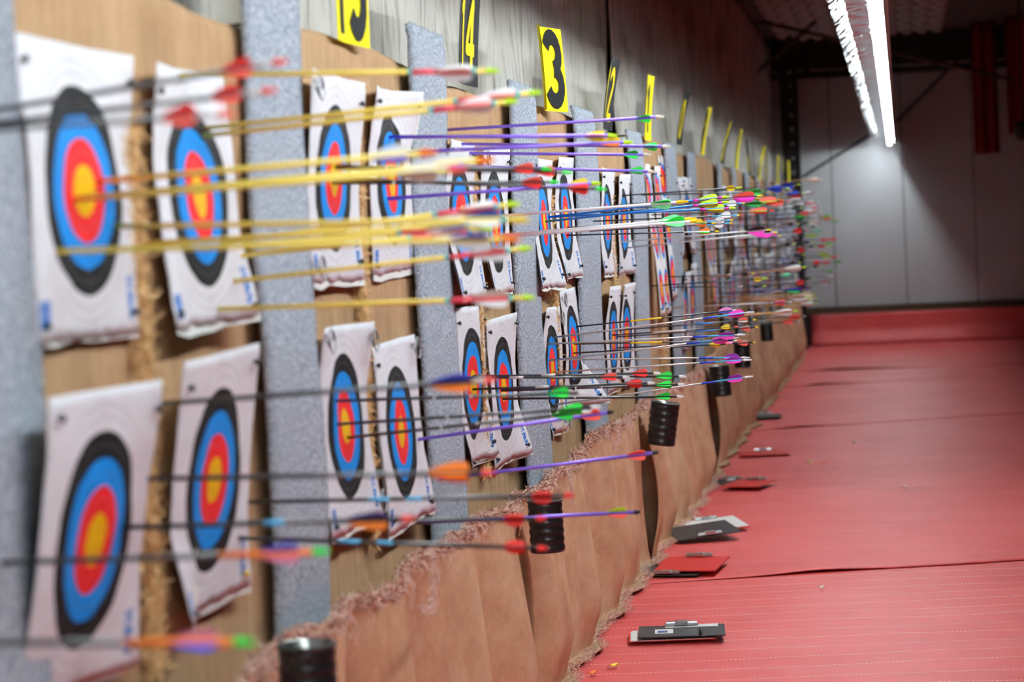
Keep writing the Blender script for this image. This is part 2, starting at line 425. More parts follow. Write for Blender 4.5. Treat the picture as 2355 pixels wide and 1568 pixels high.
mk('foil_liner', verts, faces, 'foil', tro, False)
tb = MB(); tb.tube([(0, 0, 0), (0, 1.16, 0)], 0.016, 12); tm = mesh('fluorescent_tube', tb.v, tb.f, 'tube_glow', True)
tm2 = mesh('fluorescent_tube', tb.v, tb.f, 'tube_glow_dim', True)
cb = MB(); cb.box(-0.016, 0.016, -0.02, 0.02, -0.016, 0.045); cm = mesh('lamp_holder', cb.v, cb.f, 'paper_white')
k = 0; y = Y0T + 0.1
while y < Y1T - 1.1:
    link('fluorescent_tube', tm if y < 11.5 or y > 26.2 else tm2, tro, (0.0, y, -0.004)); link('lamp_holder', cm, tro, (0.0, y - 0.02, 0)); y += 1.2
link('lamp_holder', cm, tro, (0.0, y - 0.02, 0))

# ------------------------------------------------------------------ grey canvas drapes above the butts
def drape(y0, y1, label, seed, xoff, slant):
    def fn(u, v):
        z = 1.38 + v * (ZC - 1.385); y = lerp(y0, y1, u) - slant * v * (1 if u > 0.5 else 0.6)
        t = y * 3.0 - z * 1.3
        x = -0.235 + xoff + 0.035 * math.sin(t * 1.7 + seed) * (0.4 + 0.6 * nz(y * 0.8, seed)) + 0.03 * nz(t * 0.9, z * 0.5, seed) + 0.015 * nz(y * 4, z * 3, seed)
        return Vector((x, y, z))
    nu = int((y1 - y0) * 16) + 8
    v, f = grid(nu, 34, fn, (-0.006, 0, 0))
    tag(mk('canvas_drape', v, f, 'canvas', None, True), label, 'drape', 'canvas drapes above the butts')
drape(2.0, 6.15, 'grey canvas drape behind the yellow sign fifteen', 1.0, 0.03, 0.10)
drape(6.05, 12.2, 'grey canvas drape behind the signs fourteen, thirteen and twelve', 2.0, -0.03, 0.35)
drape(12.0, 18.6, 'grey canvas drape behind the signs eleven to eight', 3.5, 0.03, 0.3)
drape(18.62, 27.9, 'dim grey canvas drape running on to the black column', 5.0, -0.03, 0.0)

# ------------------------------------------------------------------ target butts
STARTS = [3.14, 4.74, 6.30, 7.89, 9.49, 11.15, 12.85, 14.40, 16.0, 17.4, 18.9, 20.45, 21.95, 23.45, 24.95, 26.3]
LANE = [16 - i for i in range(16)]
ZTOP = 1.485
NUM = ['zero', 'one', 'two', 'three', 'four', 'five', 'six', 'seven', 'eight', 'nine', 'ten', 'eleven', 'twelve', 'thirteen', 'fourteen', 'fifteen', 'sixteen']
def lane_name(i):
    return 'lane of sign %s' % NUM[LANE[i]] if i else 'lane before sign fifteen'
# black-ring top and bottom pixels of the paper targets: (lane, column, row)
FACES = {
(0,0,0):((175,195),(215,670)),(0,1,0):((435,240),(483,652)),(0,0,1):((250,995),(190,1475)),(0,1,1):((508,893),(475,1303)),
(1,0,0):((770,239),(769,574)),(1,1,0):((895,263),(908,560)),(1,0,1):((781,807),(808,1144)),(1,1,1):((908,835),(939,1142)),
(2,0,0):((1054,384),(1076,618)),(2,1,0):((1135,391),(1148,618)),(2,0,1):((1083,748),(1094,1010)),(2,1,1):((1151,771),(1166,1010)),
(3,0,0):((1242,415),(1263,603)),(3,1,0):((1296,404),(1308,590)),(3,0,1):((1267,744),(1276,954)),(3,1,1):((1317,700),(1325,895)),
(4,0,0):((1395,420),(1400,595)),(4,1,0):((1434,430),(1439,595)),(4,0,1):((1409,697),(1411,857)),(4,1,1):((1440,685),(1443,849))}
CRACK = {}
for q in range(5):   # the worn seam runs midway between the two columns of papers
    ys = [[onX((tp[0] + bo[0]) / 2, (tp[1] + bo[1]) / 2, 0.03).y for (i, k, r), (tp, bo) in FACES.items() if i == q and k == c] for c in (0, 1)]
    CRACK[q] = (sum(ys[0]) / 2 + sum(ys[1]) / 2) / 2 - STARTS[q]
for i, s in enumerate(STARTS):
    y0 = s - 0.24 if i else 1.4
    y1 = STARTS[i + 1] - 0.27 if i < 15 else 27.2
    ym = s + CRACK.get(i, 0.5)
    ztop = ZTOP + (0.02 if i % 2 else -0.01) + (0.02 if i > 4 else 0)
    near = i < 6
    nu, nv = (90, 60) if near else (24, 24)
    t = thing('target_butt', (0, (y0 + y1) / 2, 0), 'brown hessian covered target butt of the %s' % lane_name(i), 'target butt', 'target butts along the wall')
    def fn(u, v, i=i, y0=y0, y1=y1, ym=ym, ztop=ztop, near=near):
        y = lerp(y0, y1, u)
        zt = ztop + 0.012 * nz(y * 3, i) + 0.02 * math.sin((u) * math.pi) 
        if v < 0.82:
            z = lerp(-0.05, zt - 0.03, v / 0.82); x = 0.0
        else:
            a = (v - 0.82) / 0.18 * 1.7
            if a < 1.3: z = zt - 0.03 + 0.03 * math.sin(min(a / 1.3, 1) * math.pi / 2); x = -0.03 * (1 - math.cos(min(a / 1.3, 1) * math.pi / 2))
            else: z = zt; x = -0.03 - 0.08 * (a - 1.3) / 0.4
        x += -0.012 * abs(nz(y * 2.2, z * 1.1, i)) - 0.008 * abs(nz(y * 9, z * 1.6, i))
        if near:
            yc = ym + 0.02 * nz(z * 4, i * 7.0) + 0.01 * nz(z * 15, i * 3.0)
            wd = 0.022 * (0.6 + 0.7 * abs(nz(z * 5 + 3, i)))
            if i == 0: wd *= 1.25
            x -= 0.012 * math.exp(-((y - yc) / wd) ** 2) * sm(0.25, 0.45, z) * (1 - sm(1.22, 1.4, z))
        return Vector((x, y - (y0 + y1) / 2, z))
    v, f = grid(nu, nv, fn)
    mk('cover', v, f, 'hessian', t, True)
    b = MB(); b.box(-0.11, -0.075, y0 - (y0 + y1) / 2 + 0.01, y1 - (y0 + y1) / 2 - 0.01, ZF, ztop - 0.03); b.build('core', 'backing_dark', t)
    if near:   # torn straw fibres along the worn middle seam
        fb = MB(); rnd = random.Random(100 + i)
        for k in range(5200 if i < 3 else 2200):
            z = rnd.uniform(0.35, 1.3); yc = ym + 0.02 * nz(z * 4, i * 7.0) + 0.01 * nz(z * 15, i * 3.0) + rnd.gauss(0, 0.011 if i else 0.024)
            p = Vector((0.002 + rnd.uniform(-0.012, 0.016), yc - (y0 + y1) / 2, z))
            d = Vector((rnd.uniform(-0.2, 0.5), rnd.gauss(0, 0.5), rnd.gauss(-0.2, 0.8))).normalized() * rnd.uniform(0.008, 0.034)
            s_ = Vector((rnd.gauss(0, 1), rnd.gauss(0, 1), rnd.gauss(0, 1))).normalized() * rnd.uniform(0.001, 0.003)
            fb.add([p - s_, p + s_, p + d * 0.6 + s_ * 0.8 + Vector((0, 0, -0.002)), p + d], [(0, 1, 2), (0, 2, 3)])
        o = fb.build('torn_fibre', 'fibre_tan', t); o['kind'] = 'stuff'

# ------------------------------------------------------------------ grey carpet strips over the joints
SL = [-260, 597, 964, 1188, 1333, 1459, 1543, 1593]
SR = [79, 725, 1047, 1248, 1384, 1491, 1570, 1612]
STOP = [1.95, 1.95, 1.60, 1.55, 1.545, 1.53, 1.53, 1.52]
SX = 0.028
def strip(ya, yb, zt, label, seed, fuzzy):
    ym = (ya + yb) / 2; rnd = random.Random(seed)
    t = thing('carpet_strip', (SX, ym, 0.2), label, 'carpet strip', 'grey carpet strips between the lanes')
    def fn(u, v):
        z = lerp(0.0, zt, v); y = lerp(ya, yb, u) + 0.010 * nz(z * 2.5, seed) + (0.006 * nz(z * 24, seed, u) if u in (0.0, 1.0) else 0)
        x = 0.006 * math.sin(z * 5 + seed) + 0.006 * nz(z * 3, u * 2, seed)
        x += -0.02 * sm(0.85, 1.0, u) * 0.3
        if v > 0.985: x -= 0.004
        return Vector((x, y - ym, z - 0.2))
    v, f = grid(10, 90, fn, (-0.011, 0, 0))
    mk('carpet', v, f, 'grey_carpet', t, True)
    if fuzzy:
        fb = MB()
        for k in range(1500):
            e = rnd.random(); z = rnd.uniform(0.05, zt); dz = 0
            if e < 0.42: u = 0.0; dy = -1
            elif e < 0.84: u = 1.0; dy = 1
            else: u = rnd.random(); z = zt; dy = 0; dz = 1
            p = fn(u if u in (0.0, 1.0) else u, z / zt) + Vector((-rnd.uniform(0, 0.009), 0, 0))
            d = Vector((rnd.gauss(0, 0.4), dy + rnd.gauss(0, 0.5), dz + rnd.gauss(0, 0.6))).normalized() * rnd.uniform(0.004, 0.012)
            s_ = Vector((rnd.gauss(0, 1), rnd.gauss(0, 1), rnd.gauss(0, 1))).normalized() * 0.0011
            fb.add([p - s_, p + s_, p + d], [(0, 1, 2)])
        o = fb.build('frayed_edge', 'fibre_grey', t); o['kind'] = 'stuff'
for i in range(8):
    ya = onX(SL[i], 560, SX).y if i else 1.5
    yb = onX(SR[i], 560, SX).y
    lab = 'grey carpet strip at the entry edge of the %s' % lane_name(i) if i else 'grey carpet strip before the lane of the yellow wooden arrows'
    strip(ya, yb, STOP[i], lab, 10 + i, True)
for i in range(8, 16):
    s = STARTS[i]
    strip(s - 0.45, s - 0.10, 1.52, 'narrow grey carpet strip leading into the %s' % lane_name(i), 30 + i, False)

# ------------------------------------------------------------------ paper target faces
def pin_mesh():
    v, f = lathe([(0, 0.012), (0.004, 0.012), (0.0065, 0.009), (0.0065, 0.006), (0.003, 0.004), (0.003, -0.008), (0, -0.008)], 8)
    return [(z, x, y) for x, y, z in v], f
pv_, pf_ = pin_mesh()
PIN = mesh('pin', pv_, pf_, 'black_pin', True); YPIN = mesh('pin', pv_, pf_, 'yellow_pin', True)
def wire_coil(rad, turns, seed):
    b = MB(); pts = []
    for k in range(int(26 * turns)):
        a = k / 26 * 2 * math.pi; r = rad * (1 - 0.12 * k / (26 * turns))
        pts.append((0.010 + 0.004 * math.sin(a * 0.5) + 0.01 * k / (26 * turns), r * math.cos(a), r * math.sin(a)))
    pts.append((0.004, pts[-1][1] + 0.01, pts[-1][2] + rad * 0.8)); pts.append((-0.02, pts[-1][1], pts[-1][2]))
    b.tube(pts, 0.0020, 6); return mesh('wire_pin', b.v, b.f, 'wire', True)
COIL = wire_coil(0.027, 1.7, 1)
LEANV = lambda x: 0.058 - 0.012 * x / 1900.0
def target_face(y, z, tilt, label, seed, wd=0.445, hg=0.445, triple=False, coils=(), curl=None, ncell=22, group=None, rot=0.0, layers=0, dz=-0.003):
    rnd = random.Random(seed)
    c1, c2, c3, c4 = [rnd.uniform(0.0, 0.03) for _ in range(4)] if curl is None else curl
    bul = rnd.uniform(-0.006, 0.012); off = 0.012 + abs(tilt) * 0.7 - bul - 0.007 * nz(0, 0, seed * 1.7) - 0.0025 * nz(0, 0, seed)
    ct, st = math.cos(rot), math.sin(rot)
    ragg = rnd.random() * 50
    def surf(s, t, lift=0.0):   # s,t in -1..1
        yy = s * wd / 2; zz = t * hg / 2
        if t < -0.9: zz += 0.010 * nz(s * 4 + ragg, 1.0)
        x = off - tilt * (t * hg / 0.32) * 0.5 + bul * (1 - t * t) + 0.007 * nz(s * 1.3, t * 1.3, seed * 1.7) + 0.0025 * nz(s * 5, t * 4, seed)
        x += c1 * max(0, s - 0.3) * max(0, t - 0.3) * 2 + c2 * max(0, -s - 0.3) * max(0, t - 0.3) * 2 + c3 * max(0, s - 0.3) * max(0, -t - 0.3) * 2 + c4 * max(0, -s - 0.3) * max(0, -t - 0.3) * 2
        return Vector((x + lift, yy * ct - zz * st, yy * st + zz * ct + dz)), (yy, zz)
    t_ = thing('paper_target', (0, y, z), label, 'target', group)
    vs = []; uv = []
    for j in range(ncell):
        for i in range(ncell):
            p, q = surf(-1 + 2 * i / (ncell - 1), -1 + 2 * j / (ncell - 1)); vs.append(p); uv.append(q)
    fs = [(j * ncell + i, j * ncell + i + 1, (j + 1) * ncell + i + 1, (j + 1) * ncell + i) for j in range(ncell - 1) for i in range(ncell - 1)]
    n = len(vs); vs2 = vs + [p - Vector((0.0012, 0, 0)) for p in vs]; fs2 = fs + [tuple(reversed([k + n for k in q])) for q in fs]
    rim = [i for i in range(ncell)] + [j * ncell + ncell - 1 for j in range(1, ncell)] + [(ncell - 1) * ncell + i for i in range(ncell - 2, -1, -1)] + [j * ncell for j in range(ncell - 2, 0, -1)]
    fs2 += [(rim[(k + 1) % len(rim)], rim[k], rim[k] + n, rim[(k + 1) % len(rim)] + n) for k in range(len(rim))]
    mk('sheet', vs2, fs2, 'paper_triple' if triple else 'paper_face', t_, True, uv + uv)
    for L in range(layers):
        k = 7; vv = []
        dy = rnd.uniform(0.004, 0.02); dzz = -rnd.uniform(0.006, 0.016)
        for j in range(k):
            for i in range(k):
                p, q = surf(-1 + 2 * i / (k - 1), -1 + 2 * j / (k - 1)); vv.append(p + Vector((-0.004 - 0.003 * L, dy, dzz + (0.008 * nz(i * 1.7, seed + L) if j == 0 else 0))))
        mk('under_sheet', vv, [(j * k + i, j * k + i + 1, (j + 1) * k + i + 1, (j + 1) * k + i) for j in range(k - 1) for i in range(k - 1)], 'paper_white', t_, True)
    pins = [(-0.88, 0.84), (0.88, 0.82), (0.86, -0.86), (-0.9, -0.9)]
    for q, (s, t) in enumerate(pins):
        p, _ = surf(s + rnd.uniform(-0.04, 0.04), t + rnd.uniform(-0.05, 0.05))
        if q in coils: link('wire_pin', COIL, t_, p)
        else: link('pin', YPIN if (seed == 3 and q == 2) else PIN, t_, p)
    return t_
COILS = {(1,0,0):(0,3), (1,0,1):(0,1,2), (1,1,1):(1,), (2,1,0):(0,), (3,0,1):(1,2), (3,1,1):(0,)}
CURLS = {(0,1,1):(0.0,0.0,0.02,0.05), (0,0,1):(0.01,0.0,0.03,0.0), (0,0,0):(0.03,0.0,0.0,0.0), (1,1,0):(0.05,0.03,0.0,0.0), (2,0,1):(0.0,0.0,0.03,0.04), (2,1,1):(0.02,0.0,0.04,0.0), (3,1,1):(0.0,0.0,0.12,0.0)}
NOTE = {(0,0,0):'blurred white-edged', (0,1,0):'slightly bent', (0,0,1):'pink tinted', (0,1,1):'lifted-corner', (1,0,0):'wire-pinned', (1,1,0):'curled-top', (1,0,1):'coil-pinned', (1,1,1):'narrow hanging',
        (2,0,0):'thickly layered', (2,1,0):'neatly layered', (2,0,1):'rag-bottomed', (2,1,1):'kinked', (3,0,0):'folded-over', (3,1,0):'flat', (3,0,1):'torn-bottomed', (3,1,1):'flapping-corner',
        (4,0,0):'upright', (4,1,0):'smooth', (4,0,1):'half-hidden', (4,1,1):'clean'}
def face_label(i, k, r, note=''):
    side = 'side nearer' if k else 'side farther from'
    return '%s%s paper target of the %s, %s end wall' % (note + ' ' if note else '', 'upper' if r == 0 else 'lower', lane_name(i), side)
FACE_POS = {}
for key, (tp, bo) in FACES.items():
    cx, cy = (tp[0] + bo[0]) / 2, (tp[1] + bo[1]) / 2
    ex = (bo[0] - tp[0]) - LEANV(cx) * (bo[1] - tp[1])
    P0 = onX(cx, cy, 0.02); tilt = ex * depth(P0) / FPX
    off = 0.012 + abs(tilt) * 0.7
    P0 = onX(cx, cy, off)
    i, k, r = key; FACE_POS[key] = P0
    target_face(P0.y, P0.z, -(-tilt), face_label(i, k, r, NOTE[key]), i * 4 + k + 2 * r, coils=COILS.get(key, ()), curl=CURLS.get(key), layers=2 if i in (1, 2, 3) else 1,
                rot=(0.02 if k else -0.01), dz=-0.004, group='paper target faces', ncell=26)
# lane under sign 11: tall three-spot sheets side by side
for q, (px, py, tl, lab) in enumerate([(1501, 545, 0.03, 'tall three-spot paper strip beside the grey carpet strip in the lane of sign eleven'),
                                      (1519, 545, 0.02, 'second tall three-spot paper strip in the lane of sign eleven, beside the blank one')]):
    P0 = onX(px, py, 0.02)
    target_face(P0.y, P0.z - 0.01, tl, lab, 70 + q, 0.235, 0.76, True, (1,) if q == 0 else (), (0.02, 0.02, 0.0, 0.0), 30)
P0 = onX(1535, 520, 0.02)
o = target_face(P0.y, P0.z, 0.02, 'third tall three-spot paper strip in the lane of sign eleven, at its far edge', 75, 0.235, 0.76, True, (), (0.03, 0.0, 0.0, 0.0), 20)
for i in range(6, 16):
    rnd = random.Random(500 + i)
    for k in range(2):
        for r in range(2):
            y = STARTS[i] + (-0.06 if i == 6 else 0.16) + 0.48 * k + rnd.uniform(-0.03, 0.03)
            z = (1.14 if r == 0 else 0.62) + rnd.uniform(-0.03, 0.03)
            if i in (7, 9, 12) :
                if r == 1: continue
                target_face(y, 0.93, rnd.uniform(-0.03, 0.03), 'tall three-spot paper in the %s, side %s end wall' % (lane_name(i), 'nearer' if k else 'farther from'), 200 + i * 4 + k, 0.235, 0.76, True, (), None, 12, 'far target faces')
            else:
                target_face(y, z, rnd.uniform(-0.03, 0.03), face_label(i, k, r), 200 + i * 4 + k + 2 * r, ncell=12, group='far target faces')

# ------------------------------------------------------------------ lane number signs
def arc(cx, cy, rx, ry, a0, a1, n=12):
    return [(cx + rx * math.cos(math.radians(lerp(a0, a1, k / n))), cy + ry * math.sin(math.radians(lerp(a0, a1, k / n)))) for k in range(n + 1)]
DIG = {'1': [[(0.08, 0.74), (0.30, 0.93), (0.30, 0.0)]],
       '2': [arc(0.3, 0.70, 0.22, 0.22, 165, -35) + [(0.08, 0.08), (0.08, 0.075), (0.54, 0.075)]],
       '3': [arc(0.28, 0.71, 0.22, 0.21, 160, -85), arc(0.28, 0.28, 0.24, 0.21, 85, -160)],
       '4': [[(0.42, 0.0), (0.42, 0.92), (0.06, 0.30), (0.58, 0.30)]],
       '5': [[(0.50, 0.92), (0.14, 0.92), (0.10, 0.52)] + arc(0.28, 0.30, 0.23, 0.23, 120, -150)],
       '6': [arc(0.3, 0.28, 0.21, 0.21, 0, 360, 20), [(0.09, 0.28), (0.14, 0.60), (0.36, 0.93)]],
       '7': [[(0.06, 0.92), (0.54, 0.92), (0.22, 0.0)]],
       '8': [arc(0.3, 0.71, 0.19, 0.20, -90, 270, 20), arc(0.3, 0.28, 0.22, 0.21, 90, 450, 20)],
       '9': [arc(0.3, 0.66, 0.21, 0.22, 0, 360, 20), [(0.51, 0.66), (0.46, 0.34), (0.24, 0.0)]],
       '0': [arc(0.3, 0.47, 0.22, 0.42, 0, 360, 28)]}
def stroke_mesh(txt, place):
    """place(u,v): metres across and up from the sheet's lower near corner -> 3D point; digits cut to quads"""
    V = []; Fq = []
    for ci, (ch, u0, du, v0, dv, th) in enumerate(txt):
        for line in DIG[ch]:
            pts = [line[0]]
            for a, c in zip(line, line[1:]):
                m = max(1, int(math.hypot(c[0] - a[0], c[1] - a[1]) / 0.07))
                pts += [(lerp(a[0], c[0], k / m), lerp(a[1], c[1], k / m)) for k in range(1, m + 1)]
            L = []; Rr = []
            for k, p in enumerate(pts):
                a = pts[max(k - 1, 0)]; c = pts[min(k + 1, len(pts) - 1)]
                dx, dy = c[0] - a[0], c[1] - a[1]; ln = math.hypot(dx, dy) or 1
                nx, ny = -dy / ln * th, dx / ln * th
                L.append((p[0] + nx, p[1] + ny)); Rr.append((p[0] - nx, p[1] - ny))
            n0 = len(V)
            for k in range(len(pts)):
                for q in (L[k], Rr[k]):
                    V.append(place(u0 + q[0] * du, v0 + q[1] * dv))
            Fq += [(n0 + 2 * k, n0 + 2 * k + 1, n0 + 2 * k + 3, n0 + 2 * k + 2) for k in range(len(pts) - 1)]
    return V, Fq
SIGNS = [(15, (806, 102), (798, -120), 'V'), (14, (1069, 195), (1078, -35), 'f'), (13, (1257, 256), (1239, 68), 'V'), (12, (1392, 298), (1412, 132), 'f'), (11, (1485, 322), (1493, 172), 'f'),
         (10, (1558, 332), (1580, 224), 'f'), (9, (1612, 356), (1630, 252), 'f'), (8, (1658, 376), (1684, 298), 'f'), (7, (1691, 388), (1702, 302), 'f'), (6, (1722, 402), (1714, 340), 'f'),
         (5, (1743, 416), (1756, 336), 'f'), (4, (1762, 416), (1758, 352), 'f'), (3, (1786, 424), (1788, 364), 'f'), (2, (1800, 424), (1800, 372), 'f'), (1, (1813, 430), (1812, 388), 'f')]
for num, bp, tp, kind in SIGNS:
    X0 = 0.012; B = onX(bp[0], bp[1], X0); T = onY(tp[0], tp[1], B.y); lean = T.x - B.x; H = min(0.40, max(0.30, T.z - B.z)); W = 0.30
    odd = num % 2 == 1
    t = thing('lane_sign', B, '%s lane sign with %s digits %s' % ('yellow' if odd else 'black', 'black' if odd else 'yellow', NUM[num]), 'sign', 'lane number signs')
    def place(u, v, eps=0.0, num=num, kind=kind, W=W, H=H, lean=lean):
        q = v / H; s = u / W
        x = lean * q * (0.35 + 0.65 * q)
        if kind == 'V':
            tn = 0.014 if num == 15 else 0.058
            x += 0.4 * tn * max(0.0, 0.34 - s) / 0.34 + tn * max(0.0, s - 0.34) / 0.66
            y = (s - 0.5) * W * 0.92
        else:
            x += 0.012 * (2 * s - 1) ** 2; y = (s - 0.5) * W * 0.97
        return Vector((x + eps, y - eps * 0.4, v))
    n1, n2 = 15, 13
    vs = [place(W * i / (n1 - 1), H * j / (n2 - 1)) for j in range(n2) for i in range(n1)]
    fs = [(j * n1 + i, j * n1 + i + 1, (j + 1) * n1 + i + 1, (j + 1) * n1 + i) for j in range(n2 - 1) for i in range(n1 - 1)]
    n = len(vs); vs = vs + [p - Vector((0.0015, 0, 0)) for p in vs]; fs = fs + [tuple(reversed([k + n for k in q])) for q in fs]
    mk('sheet', vs, fs, 'sign_yellow' if odd else 'sign_black', t, True)
    dh = H * 0.9; v0 = H * 0.06
    digs = str(num)
    if len(digs) == 2: lay = [(digs[0], 0.0, 0.20, v0, dh, 0.105), (digs[1], 0.135, 0.235, v0, dh, 0.105)] if kind == 'V' else [(digs[0], 0.045, 0.17, H * 0.12, H * 0.76, 0.08), (digs[1], 0.15, 0.18, H * 0.12, H * 0.76, 0.08)]
    else: lay = [(digs, 0.06, 0.28, v0, dh, 0.105)]
    for item in lay:
        V, Fq = stroke_mesh([item], lambda u, v: place(u, v, 0.0025))
        mk('digit', V, Fq, 'digit_black' if odd else 'digit_yellow', t)

# ------------------------------------------------------------------ brown carpet skirt below the butts
TOPPX = [(300, 1730), (540, 1568), (640, 1484), (700, 1450), (820, 1382), (890, 1345), (990, 1268), (1050, 1222), (1130, 1182), (1200, 1142), (1240, 1112), (1290, 1078), (1345, 1034), (1365, 995), (1410, 978), (1450, 958), (1468, 932), (1495, 918), (1560, 884), (1610, 846), (1650, 800), (1700, 772), (1760, 738), (1800, 712), (1815, 702)]
BOTPX = [(1290, 1530), (1340, 1455), (1420, 1390), (1480, 1325), (1530, 1250), (1600, 1180), (1640, 1110), (1690, 1040), (1705, 1000), (1742, 950), (1790, 870), (1828, 800)]
XT = 0.07
ttab = sorted([(onX(x, y, XT).y, onX(x, y, XT).z) for x, y in TOPPX])
btab = sorted([(onZ(x, y).y, onZ(x, y).x - 0.02) for x, y in BOTPX])
btab = [(1.5, btab[0][1])] + [(y, max(0.10, x)) for y, x in btab] + [(28.0, 0.10)]
def ztop_at(y): return min(0.62, max(0.2, interp(ttab, y)))
def xbot_at(y): return interp(btab, y)
CANPX = [(705, 1484, 134, 0.0), (1255, 1152, 80, 0.02), (1515, 926, 66, -0.16), (1657, 842, 47, 0.05), (1706, 790, 38, 0.0), (1763, 740, 30, 0.04)]
CANS = []
for x, y, wpx, tl in CANPX:
    X = 0.17; P = onX(x, y, X); CANS.append((P, wpx * depth(P) / FPX / 2, tl))
cuts = [2.2] + [c[0].y + 0.05 for c in CANS] + [onX(1843, 750, 0.08).y]
def skirt_pt(y, t, seed, ya, yb):
    """t 0 at the top edge, 1 at the floor, beyond 1 lies on the floor"""
    zt = ztop_at(y) + 0.012 * nz(y * 5, 2.0); xb = xbot_at(y)
    ed = min(abs(y - ya), abs(yb - y)); ed = sm(0.0, 0.12, ed)
    ph = y * 9.0 + 2.2 * nz(y * 1.1, 4) + 0.5 * t
    fold = (0.05 * math.sin(ph) + 0.02 * math.sin(2.3 * ph + 1.0) + 0.035 * nz(y * 4.2, t * 0.6, 7) + 0.010 * nz(y * 14, t * 1.5, 9)) * (0.35 + 0.65 * ed)
    if t <= 1:
        z = zt + (ZF - zt) * t; x = XT + (xb - XT) * (0.6 * t + 0.4 * t ** 5) + fold * (0.35 + 0.9 * math.sin(min(t * 1.1, 1) * math.pi * 0.5)) * (1 - 0.7 * sm(0.7, 1.0, t))
        z = max(z, ZF + 0.022)
    else:
        x = xb + fold * 0.38 + (t - 1) * 0.75 + 0.014 * nz(y * 9, 5) * (t - 1) / 0.09; z = ZF + 0.022
    return Vector((x, y, z))
SKLAB = ['below the yellow wooden arrows, left of the first black can', 'between the first and second black cans', 'between the second black can and the tilted can', 'between the tilted can and the upright can',
         'between the two hanging cans under sign eight', 'between the last two black cans', 'running from the last black can to the end wall']
